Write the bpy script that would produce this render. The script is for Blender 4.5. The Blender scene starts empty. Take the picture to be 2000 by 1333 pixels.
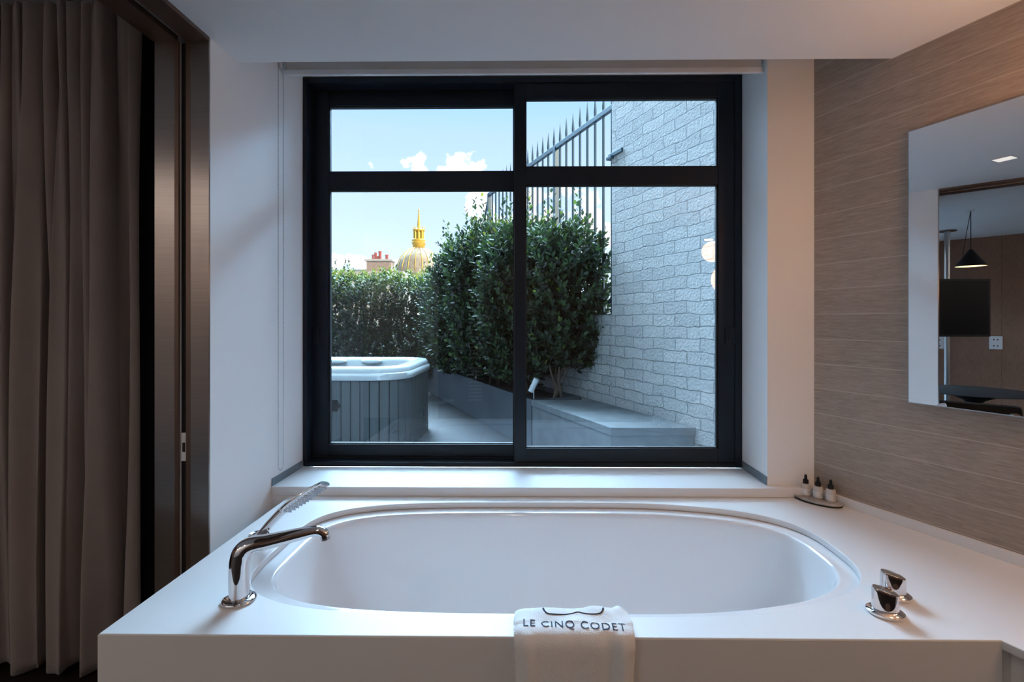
import bpy, bmesh, math, random
import numpy as np
from mathutils import Vector, Matrix
rnd = random.Random(7)
PI = math.pi
C = bpy.context.scene.collection
sc = bpy.context.scene

# ------------------------------------------------------------------ camera
F = 935.0; PX0 = 1027.0; PY0 = 630.0; CZ = 1.34
YAW = math.atan(10.0 / F)
cam = bpy.data.cameras.new('camera'); camo = bpy.data.objects.new('camera', cam); C.objects.link(camo)
cam.sensor_width = 36; cam.lens = F / 2000 * 36
cam.shift_x = (1000 - PX0) / 2000; cam.shift_y = (PY0 - 666.5) / 2000
cam.clip_start = .02; cam.clip_end = 2000
camo.location = (0, 0, CZ); camo.rotation_euler = (PI / 2, 0, YAW)
sc.camera = camo

def ray(px, py):
    xc = (px - PX0) / F; zc = -(py - PY0) / F
    c, s = math.cos(YAW), math.sin(YAW)
    return Vector((-s + xc * c, c + xc * s, zc))
def UZ(px, py, z):
    d = ray(px, py); return d * ((z - CZ) / d.z) + Vector((0, 0, CZ))
def UY(px, py, Y):
    d = ray(px, py); return d * (Y / d.y) + Vector((0, 0, CZ))

# ------------------------------------------------------------------ colour management
vs = sc.view_settings
vs.view_transform = 'Standard'; vs.look = 'None'; vs.gamma = 1; vs.use_curve_mapping = False
vs.exposure = 0.0
sc.cycles.max_bounces = 12; sc.cycles.diffuse_bounces = 7; sc.cycles.glossy_bounces = 6
sc.cycles.transparent_max_bounces = 16
sc.cycles.sample_clamp_indirect = 6

# ------------------------------------------------------------------ sky
def world():
    w = bpy.data.worlds.new('sky'); sc.world = w; w.use_nodes = True
    nt = w.node_tree; N = nt.nodes; L = nt.links; N.clear()
    out = N.new('ShaderNodeOutputWorld'); bg = N.new('ShaderNodeBackground'); L.new(bg.outputs[0], out.inputs[0])
    tc = N.new('ShaderNodeTexCoord'); sep = N.new('ShaderNodeSeparateXYZ')
    nrm = N.new('ShaderNodeVectorMath'); nrm.operation = 'NORMALIZE'
    L.new(tc.outputs['Generated'], nrm.inputs[0]); L.new(nrm.outputs[0], sep.inputs[0])
    cr = N.new('ShaderNodeValToRGB'); L.new(sep.outputs['Z'], cr.inputs[0])
    e = cr.color_ramp.elements
    e[0].position = 0.0; e[0].color = (.68, .80, .92, 1)
    e[1].position = .45; e[1].color = (.30, .58, .92, 1)
    for p, c in ((.10, (.64, .80, .94, 1)), (.22, (.53, .71, 1.0, 1)), (.36, (.44, .64, 1.0, 1))):
        x = e.new(p); x.color = c
    # clouds: wisps of noise inside a few soft-edged patches of sky
    nz = N.new('ShaderNodeTexNoise'); nz.inputs['Scale'].default_value = 22; nz.inputs['Detail'].default_value = 7
    L.new(nrm.outputs[0], nz.inputs['Vector'])
    last = None
    for (px, py, rx, rz) in ((880, 335, .085, .026), (862, 330, .04, .016), (925, 330, .05, .02), (905, 330, .035, .026), (940, 405, .035, .025), (1075, 425, .10, .06), (650, 508, .07, .016), (1140, 450, .09, .05), (735, 517, .09, .012)):
        d = ray(px, py).normalized()
        sub = N.new('ShaderNodeVectorMath'); sub.operation = 'SUBTRACT'; sub.inputs[1].default_value = d
        L.new(nrm.outputs[0], sub.inputs[0])
        mul = N.new('ShaderNodeVectorMath'); mul.operation = 'MULTIPLY'; mul.inputs[1].default_value = (1 / rx, 1 / rx, 1 / rz)
        L.new(sub.outputs[0], mul.inputs[0])
        ln = N.new('ShaderNodeVectorMath'); ln.operation = 'LENGTH'; L.new(mul.outputs[0], ln.inputs[0])
        m = N.new('ShaderNodeMath'); m.operation = 'SUBTRACT'; m.inputs[0].default_value = 1; L.new(ln.outputs['Value'], m.inputs[1])
        if last is None: last = m
        else:
            mx = N.new('ShaderNodeMath'); mx.operation = 'MAXIMUM'; L.new(last.outputs[0], mx.inputs[0]); L.new(m.outputs[0], mx.inputs[1]); last = mx
    a = N.new('ShaderNodeMath'); a.operation = 'MULTIPLY_ADD'; a.inputs[1].default_value = 4.6; a.inputs[2].default_value = -2.35
    L.new(nz.outputs[0], a.inputs[0])
    s = N.new('ShaderNodeMath'); s.operation = 'ADD'; L.new(last.outputs[0], s.inputs[0]); L.new(a.outputs[0], s.inputs[1])
    mr = N.new('ShaderNodeMapRange'); mr.interpolation_type = 'SMOOTHSTEP'
    mr.inputs['From Min'].default_value = 0; mr.inputs['From Max'].default_value = .35
    L.new(s.outputs[0], mr.inputs['Value'])
    mix = N.new('ShaderNodeMix'); mix.data_type = 'RGBA'
    L.new(mr.outputs[0], mix.inputs['Factor']); L.new(cr.outputs[0], mix.inputs['A']); mix.inputs['B'].default_value = (.95, .93, .94, 1)
    L.new(mix.outputs['Result'], bg.inputs['Color'])
    # sky strength by height, before the added patch
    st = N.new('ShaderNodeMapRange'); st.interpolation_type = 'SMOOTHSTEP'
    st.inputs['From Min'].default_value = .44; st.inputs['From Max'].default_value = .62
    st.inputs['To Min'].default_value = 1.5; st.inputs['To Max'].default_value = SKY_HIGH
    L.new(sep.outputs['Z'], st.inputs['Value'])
    # bright patch added to the sky above the view, lighting the room
    dp = N.new('ShaderNodeVectorMath'); dp.operation = 'DOT_PRODUCT'; dp.inputs[1].default_value = Vector(FILL_SKY_DIR).normalized(); L.new(nrm.outputs[0], dp.inputs[0])
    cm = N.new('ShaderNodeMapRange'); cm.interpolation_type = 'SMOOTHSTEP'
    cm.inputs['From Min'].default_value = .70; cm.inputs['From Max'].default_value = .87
    cm.inputs['To Min'].default_value = 0; cm.inputs['To Max'].default_value = FILL_SKY_STR
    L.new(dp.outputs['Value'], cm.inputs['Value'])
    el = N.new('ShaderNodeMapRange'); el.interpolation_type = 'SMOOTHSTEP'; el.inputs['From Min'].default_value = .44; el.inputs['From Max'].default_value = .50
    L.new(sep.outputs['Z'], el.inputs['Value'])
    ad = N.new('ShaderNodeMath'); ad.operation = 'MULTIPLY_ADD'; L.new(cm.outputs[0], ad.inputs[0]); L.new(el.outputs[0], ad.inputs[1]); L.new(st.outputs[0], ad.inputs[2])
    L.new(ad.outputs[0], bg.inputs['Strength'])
    m2 = N.new('ShaderNodeMapRange'); m2.inputs['From Min'].default_value = .44; m2.inputs['From Max'].default_value = .62; L.new(sep.outputs['Z'], m2.inputs['Value'])
    mx2 = N.new('ShaderNodeMix'); mx2.data_type = 'RGBA'; L.new(m2.outputs[0], mx2.inputs['Factor']); L.new(mix.outputs['Result'], mx2.inputs['A']); mx2.inputs['B'].default_value = (.52, .79, 1.0, 1)
    L.new(mx2.outputs['Result'], bg.inputs['Color'])
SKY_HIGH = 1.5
FILL_SKY_DIR = (-.05, .85, .68); FILL_SKY_STR = 61
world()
sun = bpy.data.lights.new('sun', 'SUN'); suno = bpy.data.objects.new('sun', sun); C.objects.link(suno)
sun.energy = 9.0; sun.color = (1.0, .84, .62); sun.angle = .01
suno.rotation_euler = Vector((-.80, .52, -.42)).to_track_quat('-Z', 'Y').to_euler()

# ------------------------------------------------------------------ materials
def newmat(name):
    m = bpy.data.materials.new(name); m.use_nodes = True
    nt = m.node_tree; b = nt.nodes['Principled BSDF']
    return m, nt, nt.nodes, nt.links, b
def coords(N, L, scale=(1, 1, 1)):
    tc = N.new('ShaderNodeTexCoord'); mp = N.new('ShaderNodeMapping'); mp.inputs['Scale'].default_value = scale
    L.new(tc.outputs['Object'], mp.inputs['Vector']); return mp.outputs[0]
def mat(name, col, rough=.5, metal=0, spec=None, coat=0, vary=0, vscale=5, bump=0, bscale=60, stretch=(1, 1, 1), aniso=0, emit=None, estr=0, sheen=0):
    m, nt, N, L, b = newmat(name)
    b.inputs['Base Color'].default_value = (*col, 1); b.inputs['Roughness'].default_value = rough; b.inputs['Metallic'].default_value = metal
    if spec is not None: b.inputs['Specular IOR Level'].default_value = spec
    if coat: b.inputs['Coat Weight'].default_value = coat; b.inputs['Coat Roughness'].default_value = .03
    if sheen: b.inputs['Sheen Weight'].default_value = sheen
    v = coords(N, L, stretch)
    nz = N.new('ShaderNodeTexNoise'); nz.inputs['Scale'].default_value = vscale; nz.inputs['Detail'].default_value = 6
    L.new(v, nz.inputs['Vector'])
    if vary:
        cr = N.new('ShaderNodeValToRGB'); e = cr.color_ramp.elements
        e[0].position = .3; e[0].color = (*[c * (1 - vary) for c in col], 1)
        e[1].position = .7; e[1].color = (*[min(1, c * (1 + vary)) for c in col], 1)
        L.new(nz.outputs[0], cr.inputs[0]); L.new(cr.outputs[0], b.inputs['Base Color'])
    if bump:
        n2 = N.new('ShaderNodeTexNoise'); n2.inputs['Scale'].default_value = bscale; n2.inputs['Detail'].default_value = 5
        L.new(v, n2.inputs['Vector'])
        bp = N.new('ShaderNodeBump'); bp.inputs['Strength'].default_value = bump; bp.inputs['Distance'].default_value = .01
        L.new(n2.outputs[0], bp.inputs['Height']); L.new(bp.outputs[0], b.inputs['Normal'])
    if aniso:
        b.inputs['Anisotropic'].default_value = aniso
        tg = N.new('ShaderNodeTangent'); tg.direction_type = 'RADIAL'; tg.axis = 'Z'; L.new(tg.outputs[0], b.inputs['Tangent'])
    if emit:
        b.inputs['Emission Color'].default_value = (*emit, 1); b.inputs['Emission Strength'].default_value = estr
    return m

M = {}
M['white'] = mat('white_solid_surface', (.80, .80, .80), .38, spec=.4, vary=.01, vscale=3)
M['ceramic'] = mat('white_ceramic', (.82, .82, .83), .09, spec=.6, coat=.4, vary=.005)
M['paint'] = mat('white_wall_paint', (.88, .88, .875), .62, spec=.25, vary=.012, vscale=2, bump=.04, bscale=180)
M['ceil'] = mat('ceiling_paint', (.87, .87, .87), .8, spec=.1, vary=.01)
M['chrome'] = mat('chrome', (.86, .86, .88), .045, 1)
M['frame'] = mat('black_window_frame', (.006, .010, .016), .42, spec=.3, vary=.1)
M['gasket'] = mat('black_gasket', (.004, .004, .005), .6)
M['grey_strip'] = mat('grey_skirting_strip', (.16, .19, .21), .5)
M['bronze'] = mat('brushed_bronze', (.46, .405, .37), .36, .95, aniso=1.0, vary=.06, vscale=3, stretch=(1, 1, 60))
M['bronze_dark'] = mat('dark_bronze', (.14, .09, .068), .4, .6, vary=.05)
M['black'] = mat('dark_void', (.008, .007, .007), .7)
M['curtain'] = mat('taupe_curtain_cloth', (.27, .225, .21), .9, spec=.1, vary=.06, vscale=4, bump=.25, bscale=500, sheen=.25)
M['shadow_wall'] = mat('shade_toned_wall', (.02, .02, .023), .8)  # dark tone stands in for the shade between curtain and jamb
M['blind'] = mat('blind_cloth', (.62, .58, .54), .8)
M['blind_bar'] = mat('blind_bar_enamel', (.80, .80, .80), .35)
M['steel'] = mat('grey_steel', (.45, .46, .48), .3, .9)
M['black_plastic'] = mat('black_rubber', (.010, .010, .011), .5, spec=.25)
M['towel'] = mat('white_terry_cloth', (.90, .90, .90), .95, spec=.1, vary=.02, vscale=40, bump=.35, bscale=500)
M['ink'] = mat('navy_embroidery', (.012, .018, .05), .8)
M['bottle'] = mat('cream_bottle', (.62, .57, .52), .35, vary=.02)
M['label'] = mat('white_label', (.80, .80, .80), .6)
M['marble'] = mat('grey_marble', (.42, .40, .38), .35, vary=.35, vscale=22)
M['gold'] = mat('gilded_metal', (.50, .31, .035), .42, .35, vary=.15, vscale=.6)
M['dome'] = mat('pale_dome_lead', (.24, .20, .14), .7, vary=.3, vscale=.5)
M['brickred'] = mat('red_clay', (.22, .04, .03), .8, vary=.15, vscale=3)
M['chimney'] = mat('chimney_brick', (.22, .16, .125), .85, vary=.25, vscale=6)
M['render'] = mat('pale_render', (.30, .28, .24), .85, vary=.06, vscale=.6)
M['iron'] = mat('blue_grey_iron', (.014, .045, .065), .5, .2, vary=.1, vscale=12)
M['stone'] = mat('grey_bench_stone', (.085, .098, .108), .8, vary=.22, vscale=6, bump=.3, bscale=90)
M['planter'] = mat('grey_fibre_cement', (.055, .066, .082), .7, vary=.10, vscale=2.5)
M['soil'] = mat('dark_soil', (.02, .016, .012), .95, vary=.3, vscale=30, bump=1, bscale=40)
M['spa_shell'] = mat('pale_blue_acrylic', (.44, .48, .51), .18, coat=.5, vary=.02)
M['slat'] = mat('grey_timber_slat', (.065, .080, .088), .65, vary=.15, vscale=14, stretch=(1, 1, .08))
M['stem'] = mat('brown_bark', (.07, .05, .035), .85, vary=.25, vscale=25, bump=.6, bscale=90)
M['tv'] = mat('black_screen', (.003, .003, .004), .3, spec=.12)
M['socket'] = mat('white_socket_plastic', (.75, .76, .78), .4)
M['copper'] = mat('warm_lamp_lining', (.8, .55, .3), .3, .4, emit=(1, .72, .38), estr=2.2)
M['globe'] = mat('opal_lamp_glass', (.9, .85, .8), .3, emit=(1, .52, .25), estr=14)
M['downlight'] = mat('downlight_lens', (.9, .9, .85), .3, emit=(1, .92, .84), estr=.75)
M['parapet'] = mat('grey_parapet', (.2, .2, .2), .85, vary=.1)

def wood_planks(name, base, dark, seam, width, off, horizontal=True, seamcol=None, seamw=.0016):
    """Boards with a fine stretched grain; local x runs along the wall, z up."""
    m, nt, N, L, b = newmat(name)
    tc = N.new('ShaderNodeTexCoord'); sp = N.new('ShaderNodeSeparateXYZ'); L.new(tc.outputs['Object'], sp.inputs[0])
    ax, ay = ('X', 'Z') if horizontal else ('Z', 'X')
    def math_(op, a, bb=None, c=None):
        n = N.new('ShaderNodeMath'); n.operation = op
        for i, x in enumerate((a, bb, c)):
            if x is None: continue
            if isinstance(x, (int, float)): n.inputs[i].default_value = x
            else: L.new(x, n.inputs[i])
        return n.outputs[0]
    t = math_('DIVIDE', math_('SUBTRACT', sp.outputs[ay], off), width)
    fr = math_('FRACT', t); idx = math_('FLOOR', t)
    dist = math_('MULTIPLY', math_('MINIMUM', fr, math_('SUBTRACT', 1, fr)), width)
    line = math_('LESS_THAN', dist, seamw)
    cmb = N.new('ShaderNodeCombineXYZ')
    L.new(math_('MULTIPLY_ADD', sp.outputs[ax], 9.0, math_('MULTIPLY', idx, 7.31)), cmb.inputs[0])
    L.new(math_('MULTIPLY', sp.outputs[ay], 110.0), cmb.inputs[1]); L.new(math_('MULTIPLY', idx, 3.7), cmb.inputs[2])
    n1 = N.new('ShaderNodeTexNoise'); n1.inputs['Scale'].default_value = 1.6; n1.inputs['Detail'].default_value = 9; n1.inputs['Roughness'].default_value = .68; n1.inputs['Distortion'].default_value = .9
    L.new(cmb.outputs[0], n1.inputs['Vector'])
    n2 = N.new('ShaderNodeTexNoise'); n2.inputs['Scale'].default_value = 2.2; n2.inputs['Detail'].default_value = 3
    L.new(tc.outputs['Object'], n2.inputs['Vector'])
    wn = N.new('ShaderNodeTexWhiteNoise'); wn.noise_dimensions = '1D'; L.new(idx, wn.inputs['W'])
    v = math_('ADD', math_('MULTIPLY_ADD', n2.outputs[0], .35, n1.outputs[0]), math_('MULTIPLY', wn.outputs['Value'], .06))
    cr = N.new('ShaderNodeValToRGB'); e = cr.color_ramp.elements
    e[0].position = .54; e[0].color = (*dark, 1); e[1].position = .84; e[1].color = (*base, 1)
    L.new(v, cr.inputs[0])
    mx = N.new('ShaderNodeMix'); mx.data_type = 'RGBA'; L.new(line, mx.inputs['Factor']); L.new(cr.outputs[0], mx.inputs['A']); mx.inputs['B'].default_value = (*seam, 1)
    L.new(mx.outputs['Result'], b.inputs['Base Color'])
    bp = N.new('ShaderNodeBump'); bp.inputs['Strength'].default_value = .12; bp.inputs['Distance'].default_value = .003
    L.new(n1.outputs[0], bp.inputs['Height']); L.new(bp.outputs[0], b.inputs['Normal'])
    b.inputs['Roughness'].default_value = .55; b.inputs['Specular IOR Level'].default_value = .3
    return m
M['plank'] = wood_planks('oak_plank_tile', (.43, .345, .285), (.29, .228, .185), (.50, .42, .355), .10516, .8484)
M['panel'] = wood_planks('walnut_wall_panel', (.26, .145, .095), (.17, .092, .06), (.05, .03, .02), .62, .1, horizontal=False)
M['floor'] = wood_planks('dark_floor_board', (.05, .028, .018), (.03, .017, .012), (.01, .006, .004), .16, 0)

def brick_mat():
    m, nt, N, L, b = newmat('painted_rough_brick')
    tc = N.new('ShaderNodeTexCoord')
    sp = N.new('ShaderNodeSeparateXYZ'); cb = N.new('ShaderNodeCombineXYZ')
    nz = N.new('ShaderNodeTexNoise'); nz.inputs['Scale'].default_value = 4.5; nz.inputs['Detail'].default_value = 8; nz.inputs['Roughness'].default_value = .62
    L.new(tc.outputs['Object'], nz.inputs['Vector'])
    mv = N.new('ShaderNodeVectorMath'); mv.operation = 'MULTIPLY_ADD'; mv.inputs[1].default_value = (.085, .085, .07)
    L.new(nz.outputs['Color'], mv.inputs[0]); L.new(tc.outputs['Object'], mv.inputs[2]); L.new(mv.outputs[0], sp.inputs[0])
    L.new(sp.outputs['X'], cb.inputs[0]); L.new(sp.outputs['Z'], cb.inputs[1])
    br = N.new('ShaderNodeTexBrick'); L.new(cb.outputs[0], br.inputs['Vector'])
    br.inputs['Scale'].default_value = 1; br.inputs['Brick Width'].default_value = .285; br.inputs['Row Height'].default_value = .103
    br.inputs['Mortar Size'].default_value = .006; br.inputs['Mortar Smooth'].default_value = .6
    br.inputs['Color1'].default_value = (.33, .335, .335, 1); br.inputs['Color2'].default_value = (.265, .275, .28, 1); br.inputs['Mortar'].default_value = (.20, .215, .225, 1)  # joints coloured darker in place of shade the bump doesn't show
    pit = N.new('ShaderNodeTexNoise'); pit.inputs['Scale'].default_value = 26; pit.inputs['Detail'].default_value = 9; pit.inputs['Roughness'].default_value = .72; L.new(tc.outputs['Object'], pit.inputs['Vector'])
    pr_ = N.new('ShaderNodeValToRGB'); pe = pr_.color_ramp.elements; pe[0].position = .34; pe[0].color = (.35, .36, .38, 1); pe[1].position = .42; pe[1].color = (1, 1, 1, 1); L.new(pit.outputs[0], pr_.inputs[0])
    pm = N.new('ShaderNodeMix'); pm.data_type = 'RGBA'; pm.blend_type = 'MULTIPLY'; pm.inputs['Factor'].default_value = 1; L.new(br.outputs['Color'], pm.inputs['A']); L.new(pr_.outputs[0], pm.inputs['B'])
    L.new(pm.outputs['Result'], b.inputs['Base Color'])
    n2 = N.new('ShaderNodeTexNoise'); n2.inputs['Scale'].default_value = 45; n2.inputs['Detail'].default_value = 8; n2.inputs['Roughness'].default_value = .6
    L.new(tc.outputs['Object'], n2.inputs['Vector'])
    vo = N.new('ShaderNodeTexVoronoi'); vo.inputs['Scale'].default_value = 38; L.new(tc.outputs['Object'], vo.inputs['Vector'])
    h = N.new('ShaderNodeMath'); h.operation = 'MULTIPLY_ADD'; h.inputs[1].default_value = -1.1; L.new(br.outputs['Fac'], h.inputs[0])
    h2 = N.new('ShaderNodeMath'); h2.operation = 'MULTIPLY_ADD'; h2.inputs[1].default_value = .5; L.new(n2.outputs[0], h2.inputs[0])
    h3 = N.new('ShaderNodeMath'); h3.operation = 'MULTIPLY'; h3.inputs[1].default_value = .12; L.new(vo.outputs['Distance'], h3.inputs[0])
    L.new(h3.outputs[0], h2.inputs[2]); L.new(h2.outputs[0], h.inputs[2])
    bp = N.new('ShaderNodeBump'); bp.inputs['Strength'].default_value = 1.0; bp.inputs['Distance'].default_value = .04
    L.new(h.outputs[0], bp.inputs['Height']); L.new(bp.outputs[0], b.inputs['Normal'])
    b.inputs['Roughness'].default_value = .7
    return m
M['brick'] = brick_mat()

def tile_mat():
    m, nt, N, L, b = newmat('terrace_tile')
    v = coords(N, L)
    br = N.new('ShaderNodeTexBrick'); L.new(v, br.inputs['Vector']); br.offset = 0
    br.inputs['Scale'].default_value = 1; br.inputs['Brick Width'].default_value = .6; br.inputs['Row Height'].default_value = .6
    br.inputs['Mortar Size'].default_value = .006
    br.inputs['Color1'].default_value = (.036, .040, .045, 1); br.inputs['Color2'].default_value = (.030, .034, .040, 1); br.inputs['Mortar'].default_value = (.012, .012, .014, 1)
    L.new(br.outputs['Color'], b.inputs['Base Color']); b.inputs['Roughness'].default_value = .6
    return m
M['tile'] = tile_mat()

def glass_mat(name, fac, tint):
    m = bpy.data.materials.new(name); m.use_nodes = True; nt = m.node_tree; N = nt.nodes; L = nt.links; N.clear()
    out = N.new('ShaderNodeOutputMaterial'); mix = N.new('ShaderNodeMixShader'); tr = N.new('ShaderNodeBsdfTransparent'); gl = N.new('ShaderNodeBsdfGlossy')
    gl.inputs['Roughness'].default_value = 0; tr.inputs['Color'].default_value = (*tint, 1); gl.inputs['Color'].default_value = (.92, .96, 1, 1)
    fr = N.new('ShaderNodeFresnel'); fr.inputs['IOR'].default_value = 1.5
    m1 = N.new('ShaderNodeMath'); m1.operation = 'MULTIPLY'; m1.inputs[1].default_value = fac; L.new(fr.outputs[0], m1.inputs[0])
    L.new(m1.outputs[0], mix.inputs[0]); L.new(tr.outputs[0], mix.inputs[1]); L.new(gl.outputs[0], mix.inputs[2]); L.new(mix.outputs[0], out.inputs[0])
    return m
M['glass'] = glass_mat('window_glass', .95, (.975, .978, .99))
M['mirror'] = mat('mirror_silver', (.90, .92, .93), .0, 1)
M['water'] = mat('spa_interior', (.45, .58, .66), .12, coat=.6)

def leaf_mat(name, cols):
    m, nt, N, L, b = newmat(name)
    at = N.new('ShaderNodeAttribute'); at.attribute_name = 'tone'
    cr = N.new('ShaderNodeValToRGB'); e = cr.color_ramp.elements
    e[0].position = cols[0][0]; e[0].color = (*cols[0][1], 1); e[1].position = cols[-1][0]; e[1].color = (*cols[-1][1], 1)
    for p, c in cols[1:-1]:
        x = e.new(p); x.color = (*c, 1)
    L.new(at.outputs['Fac'], cr.inputs[0]); L.new(cr.outputs[0], b.inputs['Base Color'])
    b.inputs['Roughness'].default_value = .52; b.inputs['Specular IOR Level'].default_value = .28
    tl = N.new('ShaderNodeBsdfTranslucent'); L.new(cr.outputs[0], tl.inputs['Color'])
    mx = N.new('ShaderNodeMixShader'); mx.inputs[0].default_value = .3
    L.new(b.outputs[0], mx.inputs[1]); L.new(tl.outputs[0], mx.inputs[2]); L.new(mx.outputs[0], N['Material Output'].inputs[0])
    return m
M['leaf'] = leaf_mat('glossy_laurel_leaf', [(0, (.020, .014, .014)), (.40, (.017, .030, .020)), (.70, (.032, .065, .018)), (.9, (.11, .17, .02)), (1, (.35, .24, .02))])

# ------------------------------------------------------------------ mesh helpers
def obj(name, bm, m, parent=None, smooth=False, loc=None, rotz=None, auto=None):
    me = bpy.data.meshes.new(name)
    if not isinstance(bm, bpy.types.Mesh):
        bm.normal_update(); bm.to_mesh(me); bm.free()
    else: me = bm
    if smooth:
        me.polygons.foreach_set('use_smooth', [True] * len(me.polygons))
        if auto:
            me.set_sharp_from_angle(angle=math.radians(auto))
    o = bpy.data.objects.new(name, me); C.objects.link(o)
    if m: me.materials.clear(); me.materials.append(M[m] if isinstance(m, str) else m)
    if parent: o.parent = parent
    if loc is not None: o.location = loc
    if rotz is not None: o.rotation_euler.z = rotz
    return o
def tag(o, label, cat, group=None, kind=None):
    o['label'] = label; o['category'] = cat
    if group: o['group'] = group
    if kind: o['kind'] = kind
    return o
def thing(name, label, cat, loc=(0, 0, 0), rotz=0, group=None):
    o = bpy.data.objects.new(name, None); C.objects.link(o); o.location = loc; o.rotation_euler = (0, 0, rotz); o.empty_display_size = .05
    return tag(o, label, cat, group)
def struct(name, bm, m, label, cat='structure', parent=None, **k):
    o = obj(name, bm, m, parent, **k)
    o['kind'] = 'structure'
    if not parent: o['label'] = label; o['category'] = cat
    return o
def box(bm, x0, x1, y0, y1, z0, z1, bev=0):
    b2 = bmesh.new()
    r = bmesh.ops.create_cube(b2, size=1)
    for v in b2.verts: v.co = Vector(((x0 + x1) / 2 + v.co.x * (x1 - x0), (y0 + y1) / 2 + v.co.y * (y1 - y0), (z0 + z1) / 2 + v.co.z * (z1 - z0)))
    if bev: bmesh.ops.bevel(b2, geom=b2.edges[:], offset=bev, segments=2, profile=.6, affect='EDGES')
    merge(bm, b2)
def merge(bm, b2, mtx=None):
    if mtx is not None: b2.transform(mtx)
    me = bpy.data.meshes.new('t'); b2.to_mesh(me); b2.free(); bm.from_mesh(me); bpy.data.meshes.remove(me)
def bx(*a, bev=0):
    bm = bmesh.new(); box(bm, *a, bev=bev); return bm
def prism(bm, pts, z0, z1, bev=0):
    b2 = bmesh.new()
    vs_ = [b2.verts.new((p[0], p[1], z0)) for p in pts]
    f = b2.faces.new(vs_); r = bmesh.ops.extrude_face_region(b2, geom=[f])
    for v in [g for g in r['geom'] if isinstance(g, bmesh.types.BMVert)]: v.co.z = z1
    bmesh.ops.recalc_face_normals(b2, faces=b2.faces[:])
    if bev: bmesh.ops.bevel(b2, geom=b2.edges[:], offset=bev, segments=2, profile=.6, affect='EDGES')
    merge(bm, b2)
def pr(pts, z0, z1, bev=0):
    bm = bmesh.new(); prism(bm, pts, z0, z1, bev); return bm
def loft(bm, rings, close=True, cap0=True, cap1=True):
    R = [[bm.verts.new(p) for p in ring] for ring in rings]
    n = len(R[0])
    for a, b in zip(R[:-1], R[1:]):
        for i in range(n if close else n - 1):
            j = (i + 1) % n
            bm.faces.new((a[i], a[j], b[j], b[i]))
    if cap0: bm.faces.new(list(reversed(R[0])))
    if cap1: bm.faces.new(R[-1])
    return bm
def lathe(bm, prof, n=32, cx=0, cy=0, sx=1, sy=1, cap=True):
    rings = [[(cx + r * sx * math.cos(2 * PI * i / n), cy + r * sy * math.sin(2 * PI * i / n), z) for i in range(n)] for r, z in prof]
    return loft(bm, rings, True, cap, cap)
def tube(bm, pts, rad, n=12, flat=1.0, cap=True, up=Vector((0, 0, 1))):
    pts = [Vector(p) for p in pts]
    if not hasattr(rad, '__len__'): rad = [rad] * len(pts)
    rings = []
    prev = None
    for i, p in enumerate(pts):
        t = (pts[min(i + 1, len(pts) - 1)] - pts[max(i - 1, 0)]).normalized()
        if prev is None:
            a = t.cross(up)
            if a.length < 1e-3: a = t.cross(Vector((0, 1, 0)))
            a.normalize()
        else:
            a = (prev - t * prev.dot(t)).normalized()
        prev = a; b = t.cross(a)
        rings.append([p + a * (math.cos(2 * PI * k / n) * rad[i] * flat) + b * (math.sin(2 * PI * k / n) * rad[i]) for k in range(n)])
    return loft(bm, rings, True, cap, cap)
def bez(pts, n=24):
    """Catmull-Rom through the points."""
    P = [Vector(p) for p in pts]; P = [2 * P[0] - P[1]] + P + [2 * P[-1] - P[-2]]
    out = []
    for i in range(1, len(P) - 2):
        for k in range(n):
            t = k / n; a, b, c, d = P[i - 1], P[i], P[i + 1], P[i + 2]
            out.append(.5 * ((2 * b) + (c - a) * t + (2 * a - 5 * b + 4 * c - d) * t * t + (-a + 3 * b - 3 * c + d) * t ** 3))
    out.append(P[-2]); return out
def slab_with_hole(outer, hole, z0, z1, bev):
    cu = bpy.data.curves.new('c', 'CURVE'); cu.dimensions = '2D'; cu.fill_mode = 'BOTH'
    for pts in (outer, hole):
        s = cu.splines.new('POLY'); s.points.add(len(pts) - 1); s.use_cyclic_u = True
        for i, p in enumerate(pts): s.points[i].co = (p[0], p[1], 0, 1)
    cu.extrude = (z1 - z0) / 2 - bev; cu.bevel_depth = bev; cu.bevel_resolution = 2; cu.offset = -bev
    o = bpy.data.objects.new('c', cu); C.objects.link(o)
    dg = bpy.context.evaluated_depsgraph_get(); me = bpy.data.meshes.new_from_object(o.evaluated_get(dg))
    bpy.data.objects.remove(o)
    me.transform(Matrix.Translation((0, 0, (z0 + z1) / 2)))
    return me

# ------------------------------------------------------------------ layout
DZ = .60                                     # bath surround top
tR = ray(603, 630); tR.z = 0; tR.normalize() # direction of the slanting wall, away from the camera
nR = Vector((-tR.y, tR.x, 0))                # its normal, into the room
P0 = UZ(1590, 966.7, DZ); P0.z = 0
YW = P0.y                                    # window wall face
YS = UZ(1037, 971, DZ).y                     # sill nose
SZ = UY(1037, 953, YS).z                     # sill top
YF = UZ(1037, 913.5, SZ).y                   # window frame front
XL = -1.108                                  # left wall face
YJ = XL / (ray(409, 630).x / ray(409, 630).y)  # end of the left wall
CEIL = 2.322; BCEIL = 2.60
YC = UZ(1037, 118.5, CEIL).y                 # ceiling edge
XB = -1.30                                   # bedroom side of the left wall
def onR(s, n=0, z=0): return P0 + tR * s + nR * n + Vector((0, 0, z))
def RX(Y, n=0):
    p = onR(0, n); return p.x + (Y - p.y) * tR.x / tR.y
rotR = math.atan2(tR.y, tR.x)                # local x runs along the wall away from the camera
YB = -1.9
# mirror helper: where a pixel seen in the wall mirror lies, at forward depth D
MOFF = .022
def MR(px, py, D):
    d = ray(px, py); o = onR(0, MOFF); n = nR
    t = (o.x * n.x + o.y * n.y) / (d.x * n.x + d.y * n.y)
    h = d * t; r = d - 2 * (d.x * n.x + d.y * n.y) * n
    p = h + r * (D - t); p.z = CZ + d.z * D
    return p

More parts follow.
